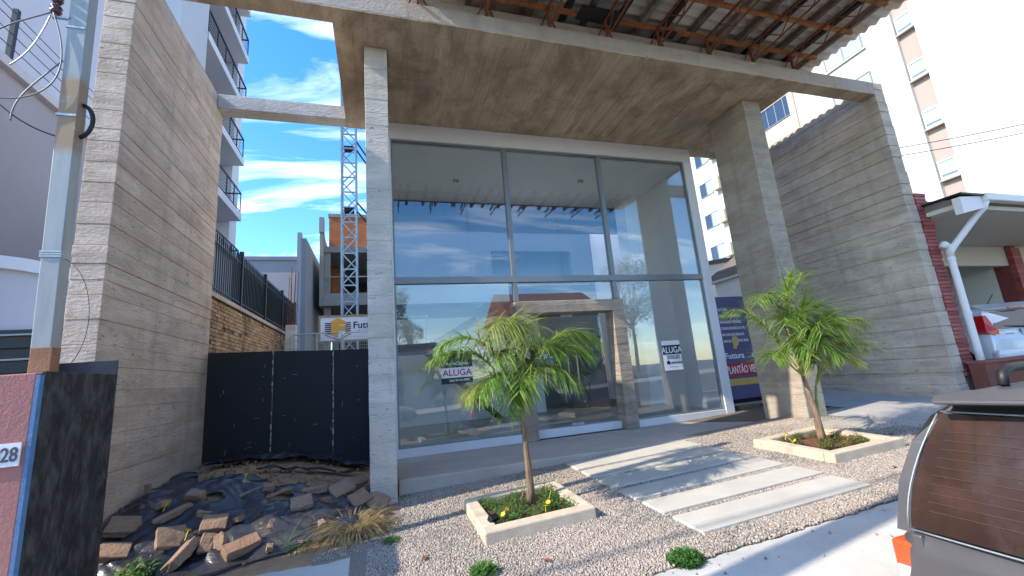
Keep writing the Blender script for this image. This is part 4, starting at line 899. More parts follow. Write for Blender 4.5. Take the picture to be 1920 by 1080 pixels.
for k in range(2, 10):
    z = k*2.75+1.15
    bl = MB().box(-7.098, -6.05, 16.4, 21.2, z-.34, z).build('balcony', m_tww, tw)
    r = MB(); r.bar((-6.1, 16.45, z+1.0), (-6.1, 21.15, z+1.0), .05).bar((-6.1, 16.45, z+.12), (-6.1, 21.15, z+.12), .03)
    for q in range(5): r.bar((-6.1, 16.45, z+.28+q*.15), (-6.1, 21.15, z+.28+q*.15), .014)
    for yy in lin(16.45, 21.15, 5): r.bar((-6.1, yy, z), (-6.1, yy, z+1.0), .035)
    r.bar((-7.0, 16.45, z+1.0), (-6.1, 16.45, z+1.0), .05); r.bar((-7.0, 21.15, z+1.0), (-6.1, 21.15, z+1.0), .05)
    for q in range(5): r.bar((-7.0, 16.45, z+.28+q*.15), (-6.1, 16.45, z+.28+q*.15), .014)
    r.build('railing', m_dark, bl)
    window(tw, -7.12, -7.04, 17.2, 20.4, z+.05, z+2.15, 'x', m_tww, [m_winglass], split=3)
for k in range(3, 9):
    z = k*2.9
    window(tw, -6.75, -6.0, 13.53, 13.59, z, z+1.3, 'y', m_tww, [m_winglass, m_palewin], split=2)
    a = MB().box(-7.05, -6.80, 13.2, 13.58, z-.2, z+.25).build('air_conditioner', m_tww, tw, bevel=.02)
    MB().box(-7.03, -6.83, 13.19, 13.199, z-.15, z+.2).build('grille', m_alu, a)
MB().box(-7.5, -5.9, 15.2, 16.0, -.5, 5.6).build('porch_block', m_tow2, tw); MB().box(-7.6, -5.8, 15.1, 16.1, 5.601, 5.85).build('porch_cornice', m_tow2, tw)
# ------------------------------------------------------------------ old brick wall with picket fence
bwall = thing('old_brick_wall', 'stained old brick wall below the black picket fence, behind the hoarding', 'wall', (-2.95, 12, 0))
MB().box(-3.15, -2.95, 7.9, 17.2, .2, 2.98).build('core', plain('old_mortar', (.16, .11, .07), .95, 0, .5, 2, .4), bwall)
M = Mt('old_brick', .95, 0, .2); _c = M.mix(M.island(), (.30, .19, .11), (.46, .31, .19)); _c = M.mix(M.math('MULTIPLY', M.noise((1, 1.6, .5), 5, .6, .5, .5, .66), .8), _c, (.06, .045, .035)); M.col(_c).bump(M.noise(25), .8, .03); m_oldb = M.m
mb = MB()
for r_ in range(37):
    for k in range(37):
        y0 = 7.9+k*.25+(.12 if r_ % 2 else 0); z0 = .22+r_*.074; e = random.uniform(-.006, .008)
        if random.random() < .97: mb.box(-2.96, -2.925+e, y0+.006, y0+.24, z0+.005, z0+.068)
o = mb.build('brickwork', m_oldb, bwall); o['kind'] = 'stuff'
MB().box(-3.2, -2.87, 7.85, 17.25, 2.981, 3.07).build('coping', m_colr, bwall, bevel=.01)
fe = thing('picket_fence', 'black steel picket fence on top of the old brick wall', 'fence', (-3.02, 12, 3.07))
pk = MB().bar((0, 0, 0), (0, 0, 1.22), .022).add([(-.011, -.011, 1.22), (.011, -.011, 1.22), (.011, .011, 1.22), (-.011, .011, 1.22), (0, 0, 1.30)], [(0, 1, 4), (1, 2, 4), (2, 3, 4), (3, 0, 4)]).build('picket', m_dark, fe, local=True)
pk.location = (0, -4.1, 0)
for k in range(1, 78): inst('picket', pk.data, fe, (0, -4.1+k*.119, 0))
for z in (.15, 1.05): MB().box(-3.035, -3.005, 7.9, 17.2, 3.07+z, 3.10+z).build('rail', m_dark, fe)
for k in range(5): MB().box(-3.06, -2.98, 8.6+k*2.1, 8.68+k*2.1, 3.07, 4.42).build('post', m_dark, fe)
one('dark_mesh_screen', MB().box(-3.12, -3.10, 10.5, 17.2, 3.08, 4.1), plain('screen_mesh', (.03, .03, .035), .7, 0, .3, 5, 0), 'dark screen panel behind the far half of the picket fence', 'screen')
# ------------------------------------------------------------------ site behind the hoarding
gb = thing('grey_gabled_building', 'low pale grey building with a dark capped parapet beyond the picket fence', 'building', (-5, 24, 0))
MB().box(-8.2, -4.02, 24, 34, -.5, 8.0).build('wall', m_lil2, gb); MB().box(-8.3, -3.95, 23.9, 34.1, 8.001, 8.2).build('cap', m_tow2, gb)
MB().box(-4.015, -3.6, 23.0, 34, -.5, 8.9).build('party_wall', m_tow2, gb); MB().box(-4.01, -3.82, 22.95, 23.3, -.5, 9.2).build('pier', m_lil2, gb)
cb = thing('unfinished_building', 'unfinished concrete-frame building with orange brick infill behind the lattice mast', 'building', (-.5, 26, 0))
m_cgrey = plain('raw_concrete', (.33, .31, .29), .9, 0, .3, 2, .3); M = Mt('hollow_brick', .9, 0, .2); bt = M.N('ShaderNodeTexBrick'); bt.inputs['Scale'].default_value = 1; bt.inputs['Color1'].default_value = (.50, .17, .065, 1); bt.inputs['Color2'].default_value = (.42, .13, .055, 1); bt.inputs['Mortar'].default_value = (.22, .16, .12, 1); bt.inputs['Brick Width'].default_value = .3; bt.inputs['Row Height'].default_value = .2; bt.inputs['Mortar Size'].default_value = .012
cx = M.N('ShaderNodeCombineXYZ'); X = M.xyz(); M.L(X[0], cx.inputs[0]); M.L(X[2], cx.inputs[1]); M.L(cx.outputs[0], bt.inputs[0]); M.col(bt.outputs[0]); m_hbrick = M.m
MB().box(-2.85, 6.0, 26.0, 26.2, 9.35, 11.25).build('brick_infill', m_hbrick, cb); MB().box(-2.9, 6.0, 25.95, 26.3, 11.251, 11.45).build('ring_beam', m_cgrey, cb)
MB().box(-3.05, 6.0, 25.6, 34, 8.95, 9.30).build('floor_slab', m_cgrey, cb); MB().box(-3.05, 6.0, 25.2, 34, 5.75, 6.45).build('floor_slab', m_cgrey, cb)
for x in (-2.9, .6, 4.0):
    for y in (25.7, 30): MB().box(x-.18, x+.18, y, y+.36, -.5, 5.749).build('column', m_cgrey, cb); MB().box(x-.15, x+.15, y, y+.3, 6.451, 8.949).build('column', m_cgrey, cb)
MB().prism([(25.2, 5.75), (34, 5.75), (34, 9.3), (26, 9.9), (25.2, 10.6)], 'x', -3.25, -3.06).build('side_wall', m_cgrey, cb); MB().box(-3.28, -3.03, 25.1, 25.5, 10.0, 10.9).build('dark_cap', m_tow2, cb)
MB().box(-3.0, -2.2, 29, 29.2, 6.5, 8.9).build('brick_infill', m_hbrick, cb); MB().box(-3.2, 6, 33.5, 33.8, -.5, 9).build('back_wall', plain('dark_back', (.05, .045, .045), .9, 0, .3, 1, 0), cb)
MB().bar((-3.0, 25.3, 7.4), (6, 25.3, 7.45), .07).build('guard_rail', m_cgrey, cb)
for a, b in (((.2, 25.3, 8.8), (2.2, 25.4, 7.3)), ((.0, 25.3, 8.6), (2.5, 25.4, 8.9)), ((-.2, 25.3, 7.0), (2.5, 25.4, 6.7)), ((-.6, 25.2, 3.6), (2.5, 25.3, 4.4)), ((-2.6, 25.2, 4.0), (-.3, 25.3, 4.05))): MB().bar(a, b, .08).build('prop', m_wood3, cb)
ma = thing('lattice_mast', 'galvanised steel lattice hoist mast rising beside the pale column', 'mast', (-1.35, 20.3, 0))
mx0, mx1, my0, my1 = -1.66, -1.02, 20.0, 20.64
for x in (mx0, mx1):
    for y in (my0, my1): MB().bar((x, y, .8), (x, y, 16.5), .075).build('chord', m_galv, ma)
z = 1.2; k = 0
while z < 16:
    MB().bar((mx0, my0, z), (mx1, my0, z), .06).build('rung', m_galv, ma)
    h = .75; a, b = (mx0, mx1) if k % 2 == 0 else (mx1, mx0)
    MB().bar((a, my0, z), (b, my0, z+h), .05).build('brace', m_galv, ma); MB().bar((b, my1, z), (a, my1, z+h), .05).build('brace', m_galv, ma); MB().bar((mx0, my0 if k % 2 else my1, z), (mx0, my1 if k % 2 else my0, z+h), .05).build('brace', m_galv, ma); MB().bar((mx1, my1 if k % 2 else my0, z), (mx1, my0 if k % 2 else my1, z+h), .05).build('brace', m_galv, ma)
    z += h; k += 1
for z in (9.4, 12.6): 
    for dz in (0, .45): MB().bar((mx1, 20.3, z+dz), (.9, 25.6, z+dz-.5), .06).build('wall_tie', m_dark, ma)
    MB().box(mx0+.1, mx1-.1, 20.1, 20.5, z-.1, z+.05).build('tie_plate', m_dark, ma)
fs = thing('developer_sign', 'framed developer sign reading Futtura with a yellow logo above the hoarding', 'sign', (-1.0, 14, 1.0))
m_frame = plain('sign_timber', (.36, .25, .17), .8, 0, .3, 6, .2); m_signbg = plain('sign_pale', (.62, .66, .74), .6, 0, .06, 2, 0)
MB().box(-1.77, .4, 14.02, 14.05, 2.62, 3.36).build('panel', m_signbg, fs)
for a in ((-1.82, .45, 3.345, 3.40), (-1.82, .45, 2.58, 2.635)): MB().box(a[0], a[1], 13.99, 14.06, a[2], a[3]).build('frame_rail', m_frame, fs)
MB().box(-1.82, -1.765, 13.99, 14.06, 2.636, 3.344).build('frame_rail', m_frame, fs)
for x in (-1.6, .3): MB().box(x-.04, x+.04, 14.07, 14.15, .9, 3.3).build('post', m_frame, fs)
m_ink2 = plain('sign_ink', (.02, .025, .05), .6, 0, .1, 4, 0); m_yel = plain('sign_yellow', (.62, .33, .03), .5, 0, .15, 5, 0); m_yel2 = plain('sign_light_yellow', (.70, .45, .04), .5, 0, .1, 5, 0)
MB().prism([(-1.46, 2.80), (-1.26, 2.70), (-1.26, 2.92), (-1.06, 2.92), (-1.06, 3.08), (-1.26, 3.08), (-1.26, 3.11), (-1.06, 3.11), (-1.06, 3.22), (-1.26, 3.32), (-1.46, 3.22)], 'y', 14.005, 14.012).build('logo', m_yel, fs)
mb = MB()
for q in range(6): z = 2.84+q*.062; mb.prism([(-1.64, z), (-1.465, z-.02), (-1.465, z+.018), (-1.64, z+.03)], 'y', 14.006, 14.013); mb.prism([(-1.055, z-.02), (-.90, z), (-.90, z+.03), (-1.055, z+.018)], 'y', 14.006, 14.013)
mb.prism([(-1.64, 2.80), (-1.27, 2.63), (-.90, 2.80), (-.90, 2.82), (-1.27, 2.66), (-1.64, 2.82)], 'y', 14.006, 14.013); mb.build('logo', m_ink2, fs)
text('Futtura', .30, m_ink2, fs, (-.84, 14.01, 2.98), bold=.005, sx=.98); text('seu apartamento. Fácil.', .07, m_ink2, fs, (-.70, 14.01, 2.88))
mf = thing('mesh_site_fence', 'low galvanised mesh site fence in front of the developer sign', 'fence', (-1.2, 13.4, 1.4))
for (a, b) in ((-2.45, -1.1), (-1.06, .3)):
    p = MB().tube([(a, 13.4, 1.4), (a, 13.4, 2.70), (a+.06, 13.4, 2.78), (b-.06, 13.4, 2.80), (b, 13.4, 2.72), (b, 13.4, 1.4)], .022, 6).build('frame', m_galv, mf)
    mb = MB()
    for q in range(1, 26): xx = a+(b-a)*q/26; mb.bar((xx, 13.4, 1.5), (xx, 13.4, 2.74), .006)
    for q in range(14): mb.bar((a, 13.4, 1.55+q*.085), (b, 13.4, 1.55+q*.085), .006)
    mb.build('mesh', m_galv, p); MB().bar(((a+b)/2, 13.4, 1.4), ((a+b)/2, 13.4, 2.78), .03).build('frame_post', m_galv, p)
cp = thing('concrete_stub_post', 'short pale concrete post with rebar sticking up behind the hoarding', 'post', (-2.55, 14, 1))
MB().box(-2.70, -2.42, 13.9, 14.15, .9, 3.15).build('post', m_col, cp, bevel=.01)
for k in range(6): MB().bar((-2.66+k*.045, 14.0+random.uniform(-.06, .1), 3.1), (-2.64+k*.045+random.uniform(-.05, .05), 14.05, 4.9+random.uniform(-.3, .2)), .014).build('rebar', m_rust, cp)
dt = thing('distant_tower', 'white distant tower block glimpsed between mast and pale column', 'building', (0, 90, 0)); MB().box(-2.4, 8, 90, 100, -1, 44).build('wall', m_tww, dt)
for k in range(8): window(dt, -1.9, 1.0, 89.9, 89.99, 30+k*1.7, 30.7+k*1.7, 'y', m_tww, [m_palewin], mull=.1)

# ================================================================== RIGHT: APARTMENT BLOCK, HOUSE, CARS
ap = thing('white_apartment_block', 'big white apartment block with a pinkish vertical window stripe behind the right wall', 'building', (27, 15, 0))
m_apw = plain('apartment_white', (.52, .51, .47), .8, 0, .06, .5, .05); m_apc = plain('apartment_cream', (.52, .46, .32), .8, 0, .06, .5, .05); m_app = plain('apartment_pink', (.38, .31, .27), .8, 0, .1, .5, .05)
AX = 27.0
MB().box(AX, 42, 12.9, 18.9, -1, 30).build('wall', m_apw, ap); MB().box(AX, 42, -12, 12.05, -1, 30).build('wall', m_apw, ap); MB().box(AX+.25, 42, 12.05, 12.9, -1, 30).build('stripe', m_app, ap)
MB().box(AX+.6, 42, 18.9, 22.4, -1, 30).build('wall', m_apc, ap); MB().box(AX, 42, 22.4, 34, -1, 30).build('wall', m_apw, ap); MB().box(AX-.15, AX+.6, 18.9, 19.3, -1, 30).build('pier', m_apc, ap)
m_wf = plain('white_frame', (.72, .72, .72), .5, 0, .05, 3, 0)
for k in range(0, 9):
    z = 6.15+k*2.83
    wnd = window(ap, AX+.12, AX+.22, 12.10, 12.85, z, z+1.0, 'x', m_wf, [m_palewin]); MB().box(AX-.02, AX+.25, 12.07, 12.88, z-.09, z-.01).build('sill', m_app, ap)
    MB().bar((AX+.05, 12.15, z+.3), (AX+.05, 12.8, z+.3), .05, .04).build('vent_rail', m_wf, ap)
    window(ap, AX-.06, AX+.02, 14.4, 16.6, z+.6, z+1.9, 'x', m_alu, [m_palewin], split=2)
    MB().box(AX-.12, AX, 14.3, 16.7, z+.46, z+.56).build('sill', m_apw, ap)
    window(ap, AX+.53, AX+.62, 19.45, 22.2, z-.1, z+1.45, 'x', m_alu, [m_winglass], split=4)
    for yy in (24.4, 27.1, 30.0): window(ap, AX-.05, AX+.02, yy, yy+1.5, z+.2, z+1.45, 'x', m_alu, [m_palewin, m_winglass, m_palewin], split=3 if yy < 27 else 2)
    MB().box(AX-.5, AX, 26.0, 26.7, z+.1, z+1.1).build('hood', m_apc, ap)
pwall = thing('beige_passage_wall', 'plain beige wall with a dark sloping cap at the end of the side passage', 'wall', (8, 13, 0))
MB().prism([(6.95, -.3), (13.5, -.3), (13.5, 4.9), (6.95, 4.05)], 'y', 13.15, 13.4).build('wall', plain('beige_render', (.50, .44, .36), .85, 0, .1, 1, .05), pwall); MB().prism([(6.95, 4.052), (13.5, 4.902), (13.5, 5.06), (6.95, 4.2)], 'y', 13.1, 13.45).build('cap', m_dark, pwall)
MB().prism([(7.3, 2.9), (10, 3.2), (10, 3.3), (7.3, 3.0)], 'y', 11.9, 13.1).build('awning', m_dark, pwall)
# ------------------------------------------------------------------ brick pier
pr = thing('red_brick_pier', 'narrow red brick pier with ragged edges squeezed against the right concrete wall', 'pier', (9.75, 5.1, 0))
M = Mt('red_brick', .6, 0, .4); M.col(M.mix(M.objrand(), (.24, .045, .045), (.40, .11, .095))).bump(M.noise(50), .4, .01); m_rb = M.m
MB().box(9.61, 9.90, 5.06, 5.7, .1, 3.88).build('core', plain('brick_mortar', (.36, .28, .26), .9, 0, .2, 8, .2), pr)
br = MB().box(-.15, .15, -.06, .06, -.032, .032).build('brick', m_rb, pr, bevel=.006, local=True, seg=1)
for k in range(48):
    loc = Vector((9.755+random.uniform(-.012, .02)+(.05 if k in (38, 39) else 0), 5.055+random.uniform(-.006, .006), .55+k*.0705))-pr.location
    if k == 0: br.location = loc; o = br
    else:
        o = inst('brick', br.data, pr, loc); md = o.modifiers.new('bevel', 'BEVEL'); md.width = .006; md.segments = 1
    o.rotation_euler = (0, random.uniform(-.012, .012), 0)
# ------------------------------------------------------------------ house with carport
hs = thing('neighbour_house', 'low house with a white gutter and open carport right of the brick pier', 'house', (12, 7, 0))
m_hw = plain('house_offwhite', (.62, .60, .53), .8, 0, .08, 1, .05); m_hg = plain('carport_grey', (.72, .72, .67), .8, 0, .06, 1, .03); m_hwh = plain('gutter_white', (.74, .74, .72), .5, 0, .05, 3, 0)
MB().box(9.92, 20, 5.0, 10.6, -.2, .30).build('floor', m_drive, hs)
MB().box(9.92, 20, 10.4, 10.6, .30, 3.6).build('back_wall', m_hg, hs); MB().box(9.905, 10.05, 5.75, 10.4, .30, 3.6).build('side_wall', m_hg, hs)
MB().box(9.92, 15.6, 6.6, 6.8, 2.9, 3.41).build('carport_beam', m_hw, hs); MB().box(15.98, 20, 6.6, 6.8, 2.9, 3.41).build('carport_beam', m_hw, hs)
MB().box(15.62, 15.8, 6.91, 10.4, .3, 3.41).build('side_wall', m_hg, hs); MB().box(15.99, 20, 7.3, 7.5, .3, 3.41).build('front_wall', m_hg, hs); wd = window(hs, 16.8, 18.6, 7.23, 7.29, 1.9, 2.9, 'y', m_wf, [m_palewin], split=4)
MB().box(9.80, 20.2, 4.55, 10.7, 3.42, 3.50).build('eave_board', m_hw, hs)
MB().prism([(4.5, 3.501), (4.5, 3.56), (7.8, 4.6), (10.8, 3.56), (10.8, 3.501)], 'x', 9.78, 20.3).build('roof', plain('house_roof', (.22, .20, .19), .9, 0, .3, 3, .3), hs)
MB().prism([(10.35, 3.52), (20, 3.52), (20, 3.66), (10.35, 3.66)], 'y', 4.36, 4.50).build('gutter', m_hwh, hs, bevel=.02)
MB().prism([(9.72, 3.28), (10.32, 3.40), (10.32, 3.62), (9.72, 3.58)], 'y', 4.44, 4.56).build('fascia', m_hwh, hs)
MB().box(9.70, 10.4, 4.40, 5.2, 3.622, 3.65).build('flashing', m_dark, hs)
bp = MB(); 
pst = MB().box(15.61, 15.97, 6.55, 6.9, .3, 3.41).build('brick_post', plain('brick_mortar_red', (.24, .06, .055), .8, 0, .3, 6, .2), hs)
b2m = MB().box(-.182, .182, -.06, .06, -.032, .032).build('brick', m_rb, pst, local=True); b2m.location = (0, 0, 0)
for k in range(42):
    loc = (15.79, 6.54, .34+k*.0725)
    if k == 0: b2m.location = loc
    else: inst('brick', b2m.data, pst, loc)
dpipe = MB().tube([(10.42, 4.43, 3.55), (10.42, 4.50, 3.42), (10.36, 4.60, 3.30), (9.98, 4.86, 2.78), (9.93, 4.9, 2.68), (9.93, 4.9, 2.50), (9.92, 4.9, 1.0), (9.92, 4.9, .60)], [.055]*8, 14).build('downpipe', m_hwh, hs, smooth=True)
MB().tube([(9.80, 4.9, 2.80), (9.86, 4.9, 2.86), (9.93, 4.9, 2.82), (9.93, 4.9, 2.62)], .06, 12).build('pipe_elbow', m_hwh, dpipe, smooth=True)
for z in (1.55, 2.55): MB().tube([(9.925, 4.9, z), (9.925, 4.9, z+.05)], .066, 14).build('pipe_collar', m_hwh, dpipe)
lowall = thing('red_retaining_wall', 'low dark red retaining wall beneath the white hatchback', 'wall', (12, 4.8, 0)); MB().box(9.62, 20, 4.72, 4.93, -.3, .72).build('wall', plain('red_wall_paint', (.23, .075, .055), .85, 0, .35, 4, .4), lowall); MB().box(9.60, 20, 4.70, 4.95, .721, .76).build('coping', plain('red_coping', (.30, .10, .08), .8, 0, .3, 4, .3), lowall)
for k, dz in enumerate((0, .2)): wire([(9.9, 7.6, 5.75+dz), (12, 5.6, 5.0+dz), (20, 1.5, 6.2+dz)], .008, m_cable, 'thin overhead wire crossing the white apartment block, %s of two' % ('lower', 'upper')[k], name='overhead_wire')
# ------------------------------------------------------------------ vehicles
def carpaint(name, c, rough=.3, coat=.6, dust=None, df=.5):
    M = Mt(name, rough, .1, .5); cc = M.mix(M.noise(2, 4), tuple(x*.92 for x in c), c)
    if dust: cc = M.mix(M.math('MULTIPLY', M.noise(3, 6, .7, .3, .3, .75), df), cc, dust)
    M.col(cc); M.b.inputs['Coat Weight'].default_value = coat; M.b.inputs['Coat Roughness'].default_value = .1 if not dust else .35; return M.m
m_tyre = plain('tyre_rubber', (.015, .015, .016), .85, 0, .3, 20, .2); m_rim = plain('alloy_rim', (.45, .46, .48), .35, .7, .1, 10, 0); m_blk = plain('black_trim', (.014, .014, .015), .5, 0, .2, 10, .05)
m_redl = Mt('tail_lens_red', .12, 0, .6).col((.55, .012, .015)).m; m_orl = Mt('tail_lens_orange', .15, 0, .6).col((.75, .085, .025)).m; m_clr = Mt('tail_lens_clear', .12, 0, .7).col((.62, .60, .58)).m
def loft(st, name, mat, parent, bevel=0, smooth=True):
    """st: list of (u, [(v, z)...]) rings in local car space: u along length (rear = 0), v across"""
    mb = MB(); n = len(st[0][1])
    for u, ring in st: mb.v += [(u, v, z) if not isinstance(u, (list, tuple)) else (u[i], v, z) for i, (v, z) in enumerate(ring)]
    for s in range(len(st)-1):
        for i in range(n): a, b = s*n+i, s*n+(i+1) % n; mb.f.append((a, b, b+n, a+n))
    mb.f.append(tuple(range(n))[::-1]); mb.f.append(tuple((len(st)-1)*n+i for i in range(n)))
    return mb.build(name, mat, parent, smooth, bevel, local=True, seg=3)
def ring(hw, z0, z1, top=None, r=.08):
    t = top if top is not None else hw*.96
    return [(-hw*.93, z0), (-hw, z0+r), (-hw, (z0+z1)/2), (-t, z1-r*.6), (-t+r*.8, z1), (t-r*.8, z1), (t, z1-r*.6), (hw, (z0+z1)/2), (hw, z0+r), (hw*.93, z0)]
def cabin(hb, ht, zb, zt):
    m1, m2 = hb-(hb-ht)*.16, hb-(hb-ht)*.52; a = [(-hb, zb), (-m1, zb+(zt-zb)*.36), (-m2, zb+(zt-zb)*.68), (-ht-.012, zt-.075), (-ht+.06, zt-.012)]
    return a+[(0, zt+.012)]+[(-x, z) for x, z in reversed(a)]
def wheel(t, u, v, r=.31, w=.19):
    s = 1 if v > 0 else -1
    wh = MB().tube([(u, v-w/2*s, r), (u, v-w/2*s*.8, r), (u, v+w/2*s*.8, r), (u, v+w/2*s, r)], [r*.9, r, r, r*.9], 28).build('wheel', m_tyre, t, smooth=False, local=True, bevel=.01)
    MB().tube([(u, v+w/2*s-.02*s, r), (u, v+w/2*s+.012*s, r)], r*.62, 20).build('rim', m_rim, wh, local=True)
    for k in range(5):
        a = 2*pi*k/5; MB().bar((u, v+w/2*s+.02*s, r), (u+cos(a)*r*.58, v+w/2*s+.012*s, r+sin(a)*r*.58), .05, .02, up=(0, 1, 0)).build('spoke', m_rim, wh, local=True)
    return wh
def wagon(name, label, loc, rz, paint, glass, dirty, group=None):
    t = thing(name, label, 'car', loc, group, rz); HW = .87
    body = loft([((-.02), ring(HW*.93, .42, .70)), (.03, ring(HW*.99, .28, .79)), (.14, ring(HW, .24, .82)), (.8, ring(HW*1.01, .22, .86)), (2.2, ring(HW*1.01, .22, .86)), (3.3, ring(HW, .22, .84)), (3.75, ring(HW*.97, .24, .78)), (4.05, ring(HW*.90, .30, .66)), (4.12, ring(HW*.80, .38, .58))], 'body', paint, t)
    cab = loft([([0.030, 0.075, 0.136, 0.190, 0.280, 0.280, 0.280, 0.190, 0.136, 0.075, 0.030], cabin(.855, .655, .76, 1.40)), ([0.220, 0.259, 0.312, 0.360, 0.450, 0.450, 0.450, 0.360, 0.312, 0.259, 0.220], cabin(.862, .665, .78, 1.44)), ([1.7]*11, cabin(.85, .665, .80, 1.47)), ([2.750, 2.680, 2.585, 2.500, 2.350, 2.320, 2.350, 2.500, 2.585, 2.680, 2.750], cabin(.80, .62, .84, 1.43)), ([3.200, 3.074, 2.903, 2.750, 2.500, 2.450, 2.500, 2.750, 2.903, 3.074, 3.200], cabin(.78, .58, .83, 1.38))], 'cabin', paint, t, smooth=False)
    # rear door window (sloping plane), with frame strip, heater lines and spoiler
    def rp(v, k): # k 0 = bottom, 1 = top
        z = .795+(1.335-.795)*k; hw = .77-.145*max(k, 0)**1.7; return Vector((.012+.175*max(k, 0)**1.35-.025*(1-v*v), v*hw, z))
    n = 14; vs = [-1+2*i/n for i in range(n+1)]
    gmb = MB(); KS = (0, .2, .4, .6, .8, 1.0)
    for k in KS: gmb.v += [tuple(rp(v, k)) for v in vs]
    gmb.v += [tuple(rp(v, k)+Vector((.012, 0, 0))) for k in KS for v in vs]; q = n+1
    for a in range(5):
        for i in range(n): gmb.f += [(a*q+i, a*q+i+1, (a+1)*q+i+1, (a+1)*q+i), (6*q+a*q+i, 6*q+(a+1)*q+i, 6*q+(a+1)*q+i+1, 6*q+a*q+i+1)]
    rw_ = gmb.build('rear_window', glass, t, smooth=True, local=True)
    hl = MB()
    for k in range(1, 11): hl.tube([rp(v*.9, .10+.075*k)+Vector((-.0025, 0, 0)) for v in vs], .0016, 4)
    hl.build('heater_line', m_orl if not dirty else plain('heater_brown', (.085, .05, .036), .6, 0, .2, 9, 0), rw_, local=True)
    sb_ = MB()
    for s in (-1, 1): sb_.tube([rp(s*1.015, k/8)+Vector((-.004, 0, 0)) for k in range(9)], .0045, 6)
    sb_.tube([rp(v, 1.02)+Vector((-.003, 0, 0)) for v in vs], .0045, 6); sb_.tube([rp(v, -.02)+Vector((-.004, 0, 0)) for v in vs], .0045, 6)
    sb_.build('window_seal', m_galv, rw_, smooth=True, local=True)
    sp_ = MB(); sec = [(.40, 1.435), (.12, 1.435), (.05, 1.415), (.05, 1.395), (.14, 1.385), (.25, 1.36)]
    sp_.add([(x, -.60+.03*(i > 1), z) for i, (x, z) in enumerate(sec)]+[(x, 0, z+.012) for x, z in sec]+[(x, .60-.03*(i > 1), z) for i, (x, z) in enumerate(sec)], [(i+a*6, (i+1) % 6+a*6, (i+1) % 6+6+a*6, i+6+a*6) for a in (0, 1) for i in range(6)]+[tuple(range(6))[::-1], tuple(range(12, 18))])
    sp_.build('spoiler', paint, t, local=True, bevel=.01)
    MB().add([(.185, -.58, 1.348), (.185, .58, 1.348), (.21, .56, 1.392), (.21, -.56, 1.392), (.25, -.58, 1.348), (.25, .58, 1.348), (.27, .56, 1.392), (.27, -.56, 1.392)], BOXF).build('header_recess', m_blk, t, local=True)
    # lamps, bumper, plate, hinges
    for s in (-1, 1):
        l = MB().box(.002, .20, min(s*.745, s*.885), max(s*.745, s*.885), .50, .715).build('tail_light', m_orl, t, bevel=.018, local=True, seg=3)
        MB().box(-.004, .05, min(s*.755, s*.875), max(s*.755, s*.875), .505, .60).build('reversing_lens', m_clr, l, bevel=.01, local=True)
        MB().box(2.55, 2.70, min(s*.86, s*1.02), max(s*.86, s*1.02), .88, 1.0).build('mirror', paint, t, bevel=.03, local=True)
        MB().box(4.0, 4.10, min(s*.5, s*.80), max(s*.5, s*.80), .56, .68).build('headlight', m_clr, t, bevel=.03, local=True)
        # side glass
        MB().add([(.50, s*.800, .88), (2.75, s*.800, .88), (2.35, s*.672, 1.33), (.62, s*.672, 1.33), (.50, s*.815, .88), (2.75, s*.815, .88), (2.35, s*.687, 1.33), (.62, s*.687, 1.33)], BOXF).build('side_window', m_winglass, t, local=True)
        for uu in (1.25, 2.05): MB().bar((uu, s*.818, .88), (uu, s*.688, 1.34), .07, .012, up=(1, 0, 0)).build('pillar', m_blk, t, local=True)
        rk = MB().tube([(.62, s*.56, 1.44), (.64, s*.56, 1.50), (.72, s*.56, 1.525), (2.1, s*.555, 1.535), (2.2, s*.555, 1.51), (2.22, s*.555, 1.45)], .024, 10).build('roof_rail', m_blk, t, smooth=True, local=True)
        for uu in (-.0, ): MB().box(-.012, .03, s*.745-.022, s*.745+.022, .66, .77).build('hinge', paint, t, bevel=.008, local=True)
        wheel(t, .72, s*.79); wheel(t, 3.28, s*.79)
        for uu in (.72, 3.28): MB().tube([(uu, s*.80, .33), (uu, s*.884, .33)], .365, 24).build('wheel_arch', m_blk, t, local=True)
        MB().bar((1.62, s*.882, .62), (1.62, s*.882, .62+.001), .1).build('door_handle', m_blk, t, local=True) if False else MB().box(1.5, 1.66, min(s*.865, s*.9), max(s*.865, s*.9), .72, .75).build('door_handle', m_blk, t, local=True)
    MB().box(-.09, .12, -.86, .86, .30, .52).build('bumper', m_blk, t, bevel=.05, local=True, seg=3)
    MB().box(4.02, 4.20, -.80, .80, .26, .48).build('bumper', m_blk, t, bevel=.05, local=True, seg=3)
    MB().box(-.03, -.012, -.20, .20, .58, .70).build('number_plate', m_galv, t, local=True)
    MB().add([(3.17, -.70, .87), (3.17, .70, .87), (2.47, .56, 1.36), (2.47, -.56, 1.36), (3.2, -.70, .87), (3.2, .70, .87), (2.5, .56, 1.36), (2.5, -.56, 1.36)], BOXF).build('windscreen', m_winglass, t, local=True)
    MB().tube([(.5, 0, 1.44), (.42, 0, 1.62)], .005, 6).build('aerial', m_blk, t, local=True)
    return t
M = Mt('dusty_rear_glass', .2, 0, .8); _c = M.mix(M.noise(3, 5, .6, .4, .3, .7), (.016, .010, .009), (.062, .030, .021)); _c = M.mix(M.math('MULTIPLY', M.noise((2, 16, 1.3), 4, .6, 1.2, .53, .66), .6), _c, (.026, .019, .017)); M.col(_c); M.rough(M.mix(M.noise(4, 4), .08, .35)); m_dirtyg = M.m
wagon('grey_wagon', 'dusty grey station wagon with a dirty rear window at the right edge', (2.52, .93, -.545), 0, carpaint('dusty_grey_paint', (.075, .075, .083), .38, .4, (.13, .112, .102), .5), m_dirtyg, True)
wagon('silver_wagon', 'silver wagon parked across the road, seen reflected in the left shop glass', (-2.6, -7.9, road_z(-2, -7.9)), 0, carpaint('silver_paint', (.35, .38, .42), .35, .5), m_winglass, False)
